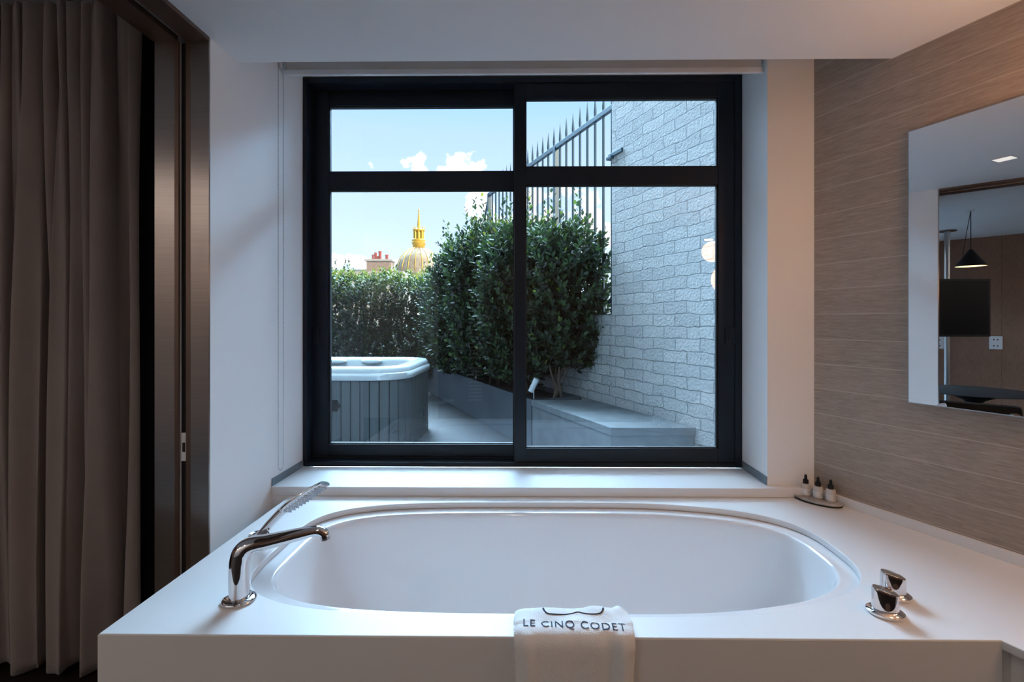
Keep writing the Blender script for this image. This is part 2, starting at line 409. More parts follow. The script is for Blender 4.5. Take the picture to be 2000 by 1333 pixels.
# ------------------------------------------------------------------ room shell
struct('floor', bx(-8.6, 3.6, YB - .2, 2.6, -.12, 0), 'floor', 'dark wooden board floor of the rooms', 'floor')
# left wall (white) with bronze lined end
xg0, xg1 = UY(349, 630, YJ).x, UY(365, 630, YJ).x
struct('wall_left', pr([(XL, YF + .2), (XB, YF + .2), (XB, YJ + .004), (xg0, YJ + .004), (xg0, YJ + .05), (xg1, YJ + .05), (xg1, YJ + .004), (XL, YJ + .004)], 0, 3.0), 'paint', 'white wall beside the window running to the bronze door jamb', 'wall')
w = struct('wall_window', bx(XL, onR(0).x + .6, YS + .004, YF + .16, 0, SZ - .035), 'paint', 'white window wall around the black window', 'wall')
XRv = UY(1450, 600, YF).x                    # right reveal
bm = bmesh.new()
box(bm, XRv, 2.2, YW, YF + .16, SZ, 2.75)
struct('wall_window.001', bm, 'paint', 'narrow white pier between the window and plank wall', 'wall')
zFT = UY(1037, 148.5, YF).z
struct('wall_window.002', bx(XL, XRv, YF - .001, YF + .16, zFT + .004, 3.0), 'paint', 'white lintel above the black window', 'wall')
L_ = 7.0
struct('wall_right', bx(-L_, (YF + .1 - YW) / tR.y, -.2, 0, 0, 2.75), 'plank', 'slanting wall of horizontal oak coloured planks behind the mirror', 'wall', loc=onR(0), rotz=rotR)
struct('wall_back', bx(-1.30, 4.0, YB - .15, YB, 0, 3), 'panel', 'dark wall at the back of the bathroom', 'wall')
# ceilings
pts = [(XL, YC), (RX(YC), YC), (RX(YB), YB), (XL, YB)]
struct('ceiling', pr(pts, CEIL, CEIL + .06), 'ceil', 'low white ceiling over the bath', 'ceiling')
struct('ceiling.001', bx(-8.6, 4.2, YB - .2, YF + .2, BCEIL, BCEIL + .25), 'ceil', 'higher white ceiling of the bedroom and blind recess', 'ceiling')
# bedroom
struct('wall_bedroom', bx(-3.1, XB, YW, YW + .25, 0, BCEIL), 'shadow_wall', 'wall behind the curtain coloured dark as shade', 'wall')
struct('wall_bedroom.001', bx(-8.6, -5.9, YW, YW + .25, 0, BCEIL), 'paint', 'white bedroom wall', 'wall')
struct('wall_bedroom.002', bx(-5.9, -3.1, YW, YW + .25, 2.45, BCEIL), 'paint', 'white strip above the bedroom window', 'wall')
struct('wall_bedroom.003', bx(-8.6, XB, YB - .15, YB, 0, BCEIL), 'paint', 'white back wall of the bedroom', 'wall')
bm = bmesh.new()
for x in (-5.9, -4.53, -3.16): box(bm, x, x + .06, YW + .08, YW + .14, .0, 2.45)
box(bm, -5.9, -3.1, YW + .08, YW + .14, 0, .06); box(bm, -5.9, -3.1, YW + .08, YW + .14, 2.39, 2.45)
w2 = struct('window_2', bm, 'frame', 'black framed tall bedroom window', 'window')
struct('window_glass', bx(-5.85, -3.15, YW + .10, YW + .112, .05, 2.40), 'glass', '', parent=w2)

# sill, upstand, skirting
zl = SZ
ptsS = [(XL, YS), (RX(YS, .001), YS), (RX(YF), YF), (XL, YF)]
struct('trim_1', pr([(XL + .001, YS), (RX(YS, .002), YS), (RX(YF, .002), YF + .0), (XL + .001, YF)], DZ + .001, SZ, .0025), 'white', 'white window sill slab behind the bath', 'window sill')
struct('trim_2', bx(-2.35, -.012, .0, .014, DZ, DZ + .034, bev=.002), 'white', 'low white upstand along the plank wall', 'skirting', loc=onR(0, .0005), rotz=rotR)
zb = UY(584, 900, YF).z
struct('trim_3', bx(XL, XL + .004, YS + .004, YF - .002, SZ, SZ + .032), 'grey_strip', 'grey strip at the foot of the left window reveal', 'skirting')
struct('trim_4', bx(XRv - .004, XRv, YW + .002, YF - .002, SZ, SZ + .036), 'grey_strip', 'grey strip at the foot of the right window reveal', 'skirting')

# ------------------------------------------------------------------ window
def window():
    w = struct('window_1', bmesh.new(), None, 'black framed sliding window with four panes over the sill', 'window')
    x0 = UY(584, 600, YF).x + .001; x1 = XRv - .001; z0 = SZ + .001; z1 = zFT
    D0, D1 = YF, YF + .13
    bm = bmesh.new(); t = .036
    box(bm, x0, x0 + t, D0, D1, z0, z1, .002); box(bm, x1 - t * 0.9, x1, D0, D1, z0, z1, .002)
    box(bm, x0 + t, x1 - t * .9, D0, D1, z0, z0 + .022, .002); box(bm, x0 + t, x1 - t * .9, D0, D1, z1 - .03, z1, .002)
    box(bm, x0 + t, x1 - t, D0 + .055, D0 + .062, z0 + .02, z0 + .032)
    struct('frame', bm, 'frame', '', parent=w)
    # (glass pixel rect, plane of sash front, outer rect)
    def sash(Y, gl, gr, rows, ol, orr, ot, ob, name):
        X = lambda p: UY(p, 600, Y).x
        Z = lambda p: UY(1037, p, Y).z
        th = .05
        bm = bmesh.new()
        zt, zbm = Z(ot), Z(ob)
        box(bm, X(ol), X(gl), Y, Y + th, zbm, zt, .003); box(bm, X(gr), X(orr), Y, Y + th, zbm, zt, .003)
        ys = [ot] + [v for r in rows for v in r] + [ob]
        for a, b in ((ys[0], ys[1]), (ys[2], ys[3]), (ys[4], ys[5])):
            box(bm, X(gl) - .001, X(gr) + .001, Y + .002, Y + th - .002, Z(b), Z(a), .003)
        s = struct('sash', bm, 'frame', '', parent=w)
        bg = bmesh.new()
        for a, b in rows:   # rubber bead round each pane
            g = .006
            box(bg, X(gl), X(gl) + g, Y + .012, Y + .03, Z(b), Z(a)); box(bg, X(gr) - g, X(gr), Y + .012, Y + .03, Z(b), Z(a))
            box(bg, X(gl), X(gr), Y + .012, Y + .03, Z(a) - g * .6, Z(a)); box(bg, X(gl), X(gr), Y + .012, Y + .03, Z(b), Z(b) + g * .6)
            p = struct('pane', bx(X(gl) + .001, X(gr) - .001, Y + .02, Y + .021, Z(b) + .001, Z(a) - .001), 'glass', '', parent=s)
        struct('gasket', bg, 'gasket', '', parent=s)
        return s, X, Z, Y
    s1, X, Z, Y = sash(YF + .066, 640, 1004, ((204.5, 333.5), (370, 869)), 603, 1021, 166, 901, 'l')
    bm = bmesh.new(); box(bm, X(610), X(625), Y - .006, Y + .002, Z(672), Z(640), .003); box(bm, X(615), X(620), Y - .008, Y, Z(664), Z(648), .002)
    struct('pull', bm, 'frame', '', parent=s1)
    s2, X, Z, Y = sash(YF + .008, 1026, 1403.5, ((190.5, 325), (361, 876)), 1004, 1436, 160, 905, 'r')
    bm = bmesh.new(); box(bm, X(1416), X(1437), Y - .007, Y + .002, Z(673), Z(640), .004)
    struct('pull', bm, 'frame', '', parent=s2)
    bm = bmesh.new(); box(bm, X(1422), X(1428), Y - .010, Y - .004, Z(662), Z(650), .0015)
    struct('pull_button', bm, 'gasket', '', parent=s2)
window()
# daylight portal in the window opening (guides sampling only)
pl = bpy.data.lights.new('window_portal', 'AREA'); pl.shape = 'RECTANGLE'; pl.size = 2.15; pl.size_y = 1.9
pl.cycles.is_portal = True
po = bpy.data.objects.new('window_portal', pl); C.objects.link(po); po.location = ((XL + XRv) / 2, YF + .17, (SZ + zFT) / 2); po.rotation_euler = (PI / 2, 0, 0)
po.rotation_euler = (-PI / 2, 0, 0)

# ------------------------------------------------------------------ blind
def blind():
    t = thing('roller_blind', 'rolled-up white roller blind above the black window', 'blind', (0, 0, 0))
    Yb = YS + .09
    x0 = UY(557, 140, Yb).x; x1 = UY(1488, 140, Yb).x
    zt = UY(1037, 137.5, Yb).z; zb_ = UY(1037, 149, Yb).z
    b2 = bmesh.new(); lathe(b2, [(.032, x0 + .005), (.032, x1 - .005)], 28); b2.transform(Matrix.Translation((0, Yb + .012, zt + .044)) @ Matrix.Rotation(PI / 2, 4, 'Y'))
    obj('fabric_roll', b2, 'blind', t, True, auto=40)
    bm = bmesh.new(); box(bm, x0 + .01, x1 - .01, Yb - .018, Yb - .016, zt - .002, zt + .05)
    obj('fabric', bm, 'blind', t)
    obj('bottom_bar', bx(x0, x1, Yb - .024, Yb - .008, zb_, zt - .003, bev=.004), 'blind_bar', t, True, auto=50)
    for x, s in ((x0 - .006, -1), (x1 + .006, 1)):
        bm = bmesh.new(); box(bm, x - .002, x + .002, Yb - .03, Yb + .05, zt - .0, BCEIL, .001)
        if s < 0: tube(bm, bez([(x + .001, Yb - .034, zt + .02), (x + .001, Yb - .06, zt + .035), (x + .001, Yb - .075, zt + .08)], 8), .003, 8)
        obj('bracket', bm, 'blind_bar', t)
    # bead chain loop hanging beside the wall
    xc = XL + .012
    ya = xc / (ray(543.5, 630).x / ray(543.5, 630).y); yb = xc / (ray(553.5, 630).x / ray(553.5, 630).y)
    zlo = UZ(548, 924, 0).z; zlo = CZ + ray(548, 920).z * (ya + yb) / 2
    bm = bmesh.new(); r = (yb - ya) / 2
    path = [(xc, ya, zz) for zz in np.arange(zt + .06, zlo + r, -.0085)]
    path += [(xc, (ya + yb) / 2 - r * math.cos(a), zlo + r - r * math.sin(a)) for a in np.linspace(.2, PI - .2, 8)]
    path += [(xc, yb, zz) for zz in np.arange(zlo + r, zt + .06, .0085)]
    for p in path:
        b2 = bmesh.new(); bmesh.ops.create_icosphere(b2, subdivisions=1, radius=.0024); merge(bm, b2, Matrix.Translation(p))
    tube(bm, [(xc, ya, zt + .06), (xc, ya, zlo + r)], .0007, 5); tube(bm, [(xc, yb, zt + .06), (xc, yb, zlo + r)], .0007, 5)
    obj('bead_chain', bm, 'steel', t)
blind()

# ------------------------------------------------------------------ bronze jamb and header
def jamb():
    t = struct('trim_5', bmesh.new(), None, 'brushed bronze pocket door jamb at the end of the white wall', 'door jamb')
    X = lambda p: UY(p, 630, YJ).x
    z1 = CEIL - .012
    def panel(a, b, dy, name, m):
        struct(name, bx(X(a), X(b), YJ - .003 + dy, YJ + .0035 + dy, 0, z1, bev=.001), m, '', parent=t)
    panel(373, 409, 0, 'jamb_plate', 'bronze'); panel(303, 342, 0, 'jamb_plate', 'bronze')
    panel(342, 350, .0, 'jamb_lip', 'bronze_dark'); panel(364, 373, 0, 'jamb_lip', 'bronze_dark')
    struct('pocket', bx(X(349) + .001, X(365) - .001, YJ + .013, YJ + .049, 0, z1), 'black', '', parent=t)  # black fill puts the groove's darkness into colour
    bm = bmesh.new(); Y = YJ + .012
    zz = lambda p: CZ + ray(357, p).z * Y
    box(bm, X(352), X(363), Y - .008, Y, zz(902), zz(847), .0008)
    struct('strike_plate', bm, 'blind_bar', '', parent=t)
    struct('latch_slot', bx(X(355), X(360), Y - .010, Y - .007, zz(884), zz(866), bev=.001), 'black', '', parent=t)
    h = struct('trim_6', bmesh.new(), None, 'dark bronze door header with a sliding track above the bath end', 'door header')
    zh = CEIL - .014
    gx0, gx1 = X(349), X(365)
    struct('header_plate', bx(gx1, XL + .002, YB, YJ - .004, zh, BCEIL, bev=.001), 'bronze_dark', '', parent=h)
    struct('header_plate', bx(XB - .002, gx0, YB, YJ - .004, zh, BCEIL, bev=.001), 'bronze_dark', '', parent=h)
    struct('track', bx(gx0, gx1, YB, YJ - .004, zh + .03, zh + .04), 'black', '', parent=h)
    struct('track_rail', bx(gx1 - .002, gx1 + .002, YB, YJ - .004, zh - .002, zh + .004), 'steel', '', parent=h)
jamb()

# ------------------------------------------------------------------ curtain
def curtain():
    nx, nz = 520, 70
    Yc = 1.845
    X0, X1 = -3.02, -1.56
    bm = bmesh.new()
    rr = random.Random(3)
    ph = [rr.uniform(0, 6.28) for _ in range(9)]
    rows = []
    for j in range(nz + 1):
        z = .012 + (2.58 - .012) * j / nz; u = z / 2.58
        row = []
        for i in range(nx + 1):
            s = i / nx; x = X0 + (X1 - X0) * s
            k = x * 2 * PI / .052 + 1.4 * math.sin(x * 9 + ph[0]) + .9 * math.sin(x * 23 + ph[1])
            top = math.sin(k)
            k2 = x * 2 * PI / .15 + 1.8 * math.sin(x * 5 + ph[2]) + .5 * math.sin(z * 1.1 + ph[3])
            low = math.sin(k2) + .35 * math.sin(2.3 * k2 + ph[4])
            a = min(1, max(0, (u - .15) / .75))
            y = Yc + .020 * top * (.25 + .75 * a) + .042 * low * (1 - a * .8) + .008 * math.sin(x * 60 + z * 2) + .007 * math.sin(k * 1.7 + 2 * u + ph[5]) + .006 * math.sin(k2 * 3.1 + 1.5 * z)
            # the fold edge drawn across at the window side
            xx = x + .012 * math.cos(k) + .02 * (1 - u) * math.cos(k2)
            xx += .012 * (1 - u) * (s ** 3)
            if s > .93: y += (s - .93) * .9
            zz = z if j else .012 + .01 * math.sin(k2 + 1)
            row.append(bm.verts.new((xx, y - .05 * (1 - s) * (1 - u), zz)))
        rows.append(row)
    for a, b in zip(rows[:-1], rows[1:]):
        for i in range(nx): bm.faces.new((a[i], a[i + 1], b[i + 1], b[i]))
    o = obj('curtain', bm, 'curtain', None, True)
    md = o.modifiers.new('thickness', 'SOLIDIFY'); md.thickness = .002
    tag(o, 'long taupe pleated curtain hanging to the dark floor beside the bronze jamb', 'curtain')
curtain()

# ------------------------------------------------------------------ bath surround
OC = (.082, 1.585); OA, OB = .915, .381
def oval(a, b, n=160, nl=3.9, nr=2.9, cx=OC[0], cy=OC[1]):
    out = []
    for i in range(n):
        th = 2 * PI * i / n; c, s = math.cos(th), math.sin(th)
        e = nr if c > 0 else nl
        w_ = abs(c); e = 3.4 + (e - 3.4) * min(1, w_ * 2)
        out.append((cx + a * math.copysign(abs(c) ** (2 / e), c), cy + b * math.copysign(abs(s) ** (2 / e), s)))
    return out
YD = UZ(1037, 1245, DZ).y
XD0 = UZ(194, 1237.5, DZ).x; pD = UZ(1954, 1250, DZ); XD1 = pD.x
dk = thing('bath_surround', 'white built-in surround with an oval recess for the bath', 'bath surround', (0, 0, 0))
e2 = Vector((XD1, YD, 0)) - tR * 1.9
outer = [(XD0, YD), (XD1, YD), (e2.x, e2.y), (RX(e2.y, .001), e2.y), (RX(YS, .001), YS + .01), (XD0, YS + .01)]
hole = oval(OA, OB)
me = slab_with_hole(outer, hole, DZ - .022, DZ, .0025)
o = obj('top', me, 'white', dk, True, auto=35)
obj('front_panel', bx(XD0 - .0006, XD1 + .0005, YD - .0008, YD + .02, 0, DZ - .003), 'white', dk)
obj('side_panel', bx(XD0, XD0 + .02, YD + .02, YS, 0, DZ - .022), 'white', dk)
q = Vector((XD1, YD, 0)) - nR * .045
q2 = q - tR * 1.9
obj('return_panel', pr([(XD1 - .02, YD + .0), (q.x, q.y), (q2.x, q2.y), (q2.x + .02, q2.y), (q.x + .02, q.y + .02), (XD1 - .02, YD + .02)], 0, DZ - .022), 'white', dk)

def tub():
    t = thing('bathtub', 'glossy white oval bathtub set in the surround below the window', 'bathtub', (OC[0], OC[1], 0))
    prof = [(-.006, -.006, .5765), (.030, .032, .5768), (.044, .046, .5775), (.049, .051, .5755), (.053, .055, .571), (.056, .058, .562), (.062, .064, .53), (.075, .072, .46),
            (.10, .083, .38), (.14, .098, .29), (.19, .115, .21), (.25, .14, .155), (.32, .18, .128), (.42, .24, .120), (.60, .30, .117)]
    P = bez([Vector(p) for p in prof], 4)
    bm = bmesh.new()
    rings = [[(x - OC[0], y - OC[1], p[2]) for x, y in oval(OA - p[0], OB - p[1])] for p in P]
    loft(bm, rings, True, False, True)
    for f in bm.faces: f.normal_flip()
    o = obj('basin', bm, 'ceramic', t, True, auto=60)
    bm = bmesh.new(); lathe(bm, [(.034, .1175), (.034, .121), (.028, .124), (.0, .1245)], 28, cap=False); obj('drain', bm, 'chrome', t, True)
tub()

# ------------------------------------------------------------------ taps
def spout():
    p = UZ(467, 1174, DZ)
    t = thing('bath_spout', 'tall curved chrome bath spout standing on the left deck', 'tap', (p.x, p.y, DZ + .0005))
    bm = bmesh.new(); lathe(bm, [(.0, 0), (.040, 0), (.0425, .003), (.0425, .006), (.038, .0095), (.026, .012), (.0, .012)], 40, cap=False, sx=1, sy=.92); obj('base_ring', bm, 'chrome', t, True, auto=60)
    pts = [(0, 0, .008), (0, 0, .06), (.001, 0, .10), (.008, .002, .128), (.028, .006, .144), (.07, .014, .151), (.13, .027, .161), (.17, .036, .167), (.192, .041, .168), (.206, .044, .160), (.210, .045, .149)]
    path = bez(pts, 8); n = len(path)
    rad = [(.0245 if i / n < .3 else .0245 + (.0135 - .0245) * min(1, (i / n - .3) / .45)) for i in range(n)]
    bm = bmesh.new(); tube(bm, path, rad, 28, flat=1.0, up=Vector((0, 1, 0))); obj('spout_body', bm, 'chrome', t, True, auto=60)
    bm = bmesh.new(); a = path[-1]; tube(bm, [a + Vector((0, 0, .004)), a - Vector((-.002, 0, .006))], .0115, 20); obj('aerator', bm, 'steel', t, True, auto=50)
spout()
def shower():
    p = UZ(506, 1056, DZ)
    t = thing('hand_shower', 'chrome hand shower leaning out of its holder near the sill', 'hand shower', (p.x, p.y, DZ + .0005))
    bm = bmesh.new(); lathe(bm, [(0, 0), (.040, 0), (.042, .003), (.042, .007), (.034, .012), (.033, .020), (.029, .024), (.023, .020), (0, .018)], 36, cap=False, sx=1, sy=.9); obj('holder', bm, 'chrome', t, True, auto=50)
    Yh = p.y + .012
    def W(px, py): 
        v = UY(px, py, Yh); return Vector((v.x - p.x, v.y - p.y, v.z - DZ))
    a, b, c, d = W(504, 1052), W(527, 1024), W(550, 1000), W(562, 990)
    e_ = W(635, 945)
    path = bez([a - Vector((0, 0, .01)), a, b, c, d], 8); n = len(path)
    bm = bmesh.new(); tube(bm, path, [.0125 + .003 * i / n for i in range(n)], 20, up=Vector((0, 1, 0))); obj('handle', bm, 'chrome', t, True, auto=60)
    # paddle head: long rounded plate, edge towards the camera
    ax = (e_ - c).normalized(); ln = (e_ - c).length; up = Vector((0, 1, 0)).cross(ax).normalized()
    if up.z < 0: up = -up
    side = Vector((0, 1, 0))
    up = (up + side * .50).normalized(); side = ax.cross(up).normalized()   # face tipped towards the tub
    bm = bmesh.new(); rings = []
    for k in range(25):
        s = k / 24; wv = .030 * (max(0, 1 - abs((s - .55) / .56) ** 3.0)) ** .6 + .006
        th = .011 * (1 - .30 * s)
        ring = []
        for q_ in range(24):
            an = 2 * PI * q_ / 24
            ring.append(c + ax * (ln * s) + side * (wv * math.copysign(abs(math.cos(an)) ** .8, math.cos(an))) + up * (th * math.copysign(abs(math.sin(an)) ** .7, math.sin(an))))
        rings.append(ring)
    loft(bm, rings); h = obj('head', bm, 'chrome', t, True, auto=60)
    bm = bmesh.new()
    for k in range(12):
        s = .12 + .8 * k / 11; wv = .024 * (max(0, 1 - abs((s - .55) / .56) ** 3.0)) ** .6
        for q_ in (-1, -.6, -.2, .2, .6, 1):
            pos = c + ax * (ln * s) + side * (wv * q_) - up * (.0095 * (1 - .3 * s))
            tube(bm, [pos, pos - up * .006], [.0030, .0020], 8)
    o = obj('spray_nozzles', bm, mat('clear_nozzle', (.62, .70, .78), .15), h, True)
    bm = bmesh.new(); b0 = W(530, 1048); tube(bm, [W(512, 1056), W(524, 1051)], .011, 16); obj('hose_socket', bm, 'chrome', t, True, auto=50)
shower()
def knob(px, py, label):
    p = UZ(px, py, DZ)
    t = thing('tap_handle', label, 'tap handle', (p.x, p.y, DZ + .0005), rotz=-.35, group='chrome tap handles on the bath surround')
    bm = bmesh.new(); lathe(bm, [(0, 0), (.040, 0), (.0425, .003), (.042, .0075), (.036, .011), (.028, .0125), (0, .0125)], 40, cap=False, sx=1.0, sy=.86); obj('base_ring', bm, 'chrome', t, True, auto=50)
    rings = []
    n = 56
    for zz, sc_, sl in ((.010, 1.0, 0), (.030, .985, 0), (.052, .97, .004), (.0565, .955, .006), (.0585, .92, .0065), (.0592, .86, .0065)):
        ring = []
        for i in range(n):
            th = 2 * PI * i / n; x = .030 * math.cos(th); y = .0215 * math.sin(th)
            # flattened front: the grip is a D in plan that narrows upwards
            if y < 0: y *= (1 - .30 * min(1, zz / .05) * (1 - (x / .03) ** 2))
            ring.append((x * sc_, y * sc_, zz - sl * (x / .03)))
        rings.append(ring)
    bm = bmesh.new(); loft(bm, rings); obj('grip', bm, 'chrome', t, True, auto=40)
knob(1729, 1199, 'chrome tap handle nearer the front edge of the surround')
knob(1744, 1165, 'chrome tap handle partly hidden behind the front one')

# ------------------------------------------------------------------ towel
def towel():
    t = thing('hand_towel', 'white folded hand towel draped over the front edge of the bath', 'towel', (0, 0, 0))
    X0 = UZ(1003, 1225, DZ + .015).x; X1 = UZ(1238, 1225, DZ + .015).x
    Yi = 1.208
    # centre line of the cloth in the Y-Z plane: inside the tub, over the deck, down the front
    th = .015
    line = [(Yi + .028, .53), (Yi + .024, .575), (Yi + .014, .600), (Yi - .004, .6095), (Yi - .03, .6100), (YD + .03, .6095), (YD + .008, .6092), (YD - .006, .602), (YD - .0125, .585), (YD - .0135, .55), (YD - .0140, .48), (YD - .0135, .42), (YD - .0135, .37)]
    ln = bez([Vector((0, a, b)) for a, b in line], 5)
    nx = 60
    bm = bmesh.new(); top = []; bot = []
    rr = random.Random(4)
    for j, p in enumerate(ln):
        tg = (ln[min(j + 1, len(ln) - 1)] - ln[max(j - 1, 0)]).normalized(); nn = Vector((0, tg.z, -tg.y))
        if nn.z < 0 and abs(tg.z) < .7: nn = -nn
        if j > 45 and nn.y > 0: nn = -nn
        dn = max(0, (j - 32) / (len(ln) - 32))
        a, b = [], []
        for i in range(nx + 1):
            s = i / nx
            x = X0 + (X1 - X0) * s + (.006 * math.sin(j * .35) * (1 if s > .5 else -.4)) * .3
            x = x + (.5 - s) * .010 * math.sin(dn * 3) 
            edge = 1 - abs(2 * s - 1) ** 14
            # folds
            f = 0
            if dn > 0:
                f = .012 * math.exp(-((s - .12 + .03 * dn) / .045) ** 2) * dn ** .6 - .010 * math.exp(-((s - .78 - .07 * dn) / .07) ** 2) * dn ** .5 + .011 * math.exp(-((s - .88 - .03 * dn) / .05) ** 2) * dn ** .5 + .0025 * math.sin(s * 21) * dn
            crump = 0
            if 5 < j < 26: crump = .003 * math.sin(s * 13 + 1) * math.sin(j * .3) + (.008 * math.exp(-((s - .93) / .045) ** 2) + .005 * math.exp(-((s - .70) / .1) ** 2)) * math.exp(-((j - 13) / 4.5) ** 2)
            a.append(bm.verts.new(Vector((x, p.y, p.z)) + nn * (th * .5 * edge + f + crump + .001 * rr.uniform(-.4, .4))))
            b.append(bm.verts.new(Vector((x, p.y, p.z)) - nn * (th * .5 * edge)))
        top.append(a); bot.append(b)
    for A, B in zip(top[:-1], top[1:]):
        for i in range(nx): bm.faces.new((A[i], A[i + 1], B[i + 1], B[i]))
    for A, B in zip(bot[:-1], bot[1:]):
        for i in range(nx): bm.faces.new((A[i + 1], A[i], B[i], B[i + 1]))
    for k in (0, nx):
        for j in range(len(ln) - 1): bm.faces.new((top[j][k], top[j + 1][k], bot[j + 1][k], bot[j][k]))
    for j in (0, len(ln) - 1):
        for i in range(nx): bm.faces.new((top[j][i], top[j][i + 1], bot[j][i + 1], bot[j][i]))
    bmesh.ops.recalc_face_normals(bm, faces=bm.faces[:])
    cl = obj('cloth', bm, 'towel', t, True)
    # embroidery, projected on the cloth
    from mathutils.bvhtree import BVHTree
    bv = BVHTree.FromPolygons([v.co.copy() for v in cl.data.vertices], [tuple(p.vertices) for p in cl.data.polygons])
    cu = bpy.data.curves.new('lettering', 'FONT'); cu.body = 'LE CINQ CODET'; cu.size = .034; cu.space_character = 1.12; cu.extrude = 0
    cu.align_x = 'CENTER'; cu.resolution_u = 4
    tmp = bpy.data.objects.new('t', cu); C.objects.link(tmp)
    dg = bpy.context.evaluated_depsgraph_get(); me = bpy.data.meshes.new_from_object(tmp.evaluated_get(dg)); bpy.data.objects.remove(tmp)
    xs = [v.co.x for v in me.vertices]; wd = max(xs) - min(xs); x0 = min(xs)
    pl_ = UZ(1022, 1224, .618); prr = UZ(1225, 1233, .618)
    bmt = bmesh.new(); bmt.from_mesh(me)
    bmesh.ops.subdivide_edges(bmt, edges=[e for e in bmt.edges if e.calc_length() > .004], cuts=2)
    for v in bmt.verts:
        s = (v.co.x - x0) / wd
        x = pl_.x + (prr.x - pl_.x) * s; y = (pl_.y + .0015) * (1 - s) + (prr.y + .0025) * s + v.co.y * 1.06
        h = bv.ray_cast(Vector((x, y, .8)), Vector((0, 0, -1)))
        z = h[0].z if h[0] else .617
        v.co = Vector((x, y, z + .0012))
    obj('lettering', bmt, 'ink', cl)
    pts = []
    for px, py in ((1061, 1190), (1064, 1195), (1070, 1199), (1085, 1200), (1103, 1199), (1117, 1196), (1128, 1193), (1138, 1196), (1150, 1199), (1163, 1200), (1172, 1199), (1176, 1196), (1178, 1191)):
        v = UZ(px, py, .620); h = bv.ray_cast(Vector((v.x, v.y, .8)), Vector((0, 0, -1)))
        pts.append(Vector((v.x, v.y, (h[0].z if h[0] else .617) + .0008)))
    path = bez(pts, 5); n = len(path)
    bm = bmesh.new(); tube(bm, path, [.0011 + .0014 * abs(2 * i / n - 1) ** 3 for i in range(n)], 8); obj('embroidered_line', bm, 'ink', cl, True)
towel()

# ------------------------------------------------------------------ dish and bottles
dc = UZ(1597, 979, DZ + .005)
def dish():
    d = (UZ(1637, 992, DZ) - UZ(1552, 971, DZ)); ang = math.atan2(d.y, d.x)
    o = thing('soap_dish', 'oval grey marble dish holding three dropper bottles in the corner', 'dish', (dc.x, dc.y, DZ + .0005), rotz=ang)
    bm = bmesh.new(); lathe(bm, [(0, 0), (.075, 0), (.083, .003), (.089, .010), (.090, .0145), (.086, .016), (.080, .0125), (.0, .011)], 48, cap=False, sx=1, sy=.52)
    obj('bowl', bm, 'marble', o, True, auto=60)
    bm = bmesh.new(); lathe(bm, [(.084, -.0001), (.0885, .0025), (.0885, .0045), (.085, .006)], 48, cap=False, sx=1, sy=.52)
    obj('dark_rim', bm, 'black_plastic', o, True)
    return o, ang
ds, dang = dish()
def bottles():
    t = thing('dropper_bottle', 'cream dropper bottle at the window end of the marble dish', 'bottle', (0, 0, 0), group='dropper bottles on the marble dish')
    bm = bmesh.new(); lathe(bm, [(0, 0), (.0165, 0), (.018, .002), (.018, .044), (.0165, .048), (.010, .050), (.0, .050)], 28, cap=False); g = obj('glass_body', bm, 'bottle', t, True, auto=50)
    bm = bmesh.new(); lathe(bm, [(.0184, .006), (.0184, .030)], 28, cap=False); lb = obj('label', bm, 'label', t, True)
    bm = bmesh.new()
    for k, (zz, w_) in enumerate(((.0262, .9), (.0225, .6), (.0195, .75), (.0165, .5), (.0125, .8))):
        for q_ in range(7):
            a0 = -PI / 2 + (q_ - 3.5) * .22 * w_; a1 = a0 + .22 * w_
            bm.faces.new([bm.verts.new((.0186 * math.cos(a), .0186 * math.sin(a), z)) for a, z in ((a0, zz), (a1, zz), (a1, zz + .0007), (a0, zz + .0007))])
    obj('print_lines', bm, 'black_plastic', lb)
    bm = bmesh.new(); lathe(bm, [(0, .049), (.0105, .049), (.0108, .051), (.0108, .063), (.009, .066), (.006, .067), (.0055, .078), (.005, .083), (.003, .086), (0, .087)], 24, cap=False); obj('dropper_cap', bm, 'black_plastic', t, True, auto=50)
    lab = ['cream dropper bottle at the window end of the marble dish', 'cream dropper bottle in the middle of the row on the marble dish', 'cream dropper bottle at the plank wall end of the marble dish']
    ca, sa = math.cos(dang), math.sin(dang)
    for i in range(3):
        if i == 0: r = t
        else:
            r = t.copy(); C.objects.link(r)
            for ch in t.children:
                c = ch.copy(); C.objects.link(c); c.parent = r
                for g2 in ch.children:
                    d = g2.copy(); C.objects.link(d); d.parent = c
        u = (-.050, -.004, .042)[i]; v = .018
        r.location = (dc.x + u * ca - v * sa, dc.y + u * sa + v * ca, DZ + .012); r['label'] = lab[i]; r.rotation_euler.z = .25 + .1 * i
bottles()

# ------------------------------------------------------------------ wall mirror and lamp
def mirror():
    pa = None
    d = ray(1775, 630); n = nR; o = onR(0, .02); t = (o.x * n.x + o.y * n.y) / (d.x * n.x + d.y * n.y); h = d * t
    s1 = (h - onR(0, .02)); s1.z = 0; s1 = s1.dot(tR)
    zt = CZ + ray(1775, 258.5).z * t; zb_ = CZ + ray(1775, 785.5).z * t
    m = thing('wall_mirror', 'large frameless rectangular mirror on the plank wall', 'mirror', onR(0), rotz=rotR)
    s0 = s1 - 1.55
    obj('backing', bx(s0 + .01, s1 - .004, .0008, .015, zb_ + .004, zt - .004), 'bronze_dark', m)
    obj('mirror_glass', bx(s0, s1, .0152, MOFF, zb_, zt, bev=.0008), 'mirror', m)
    bm = bmesh.new(); e = .003
    box(bm, s0, s1 + e, .012, MOFF - .003, zt, zt + e); box(bm, s0, s1 + e, .012, MOFF - .003, zb_ - e, zb_); box(bm, s1, s1 + e, .012, MOFF - .003, zb_, zt)
    obj('edge_trim', bm, 'steel', m)
mirror()
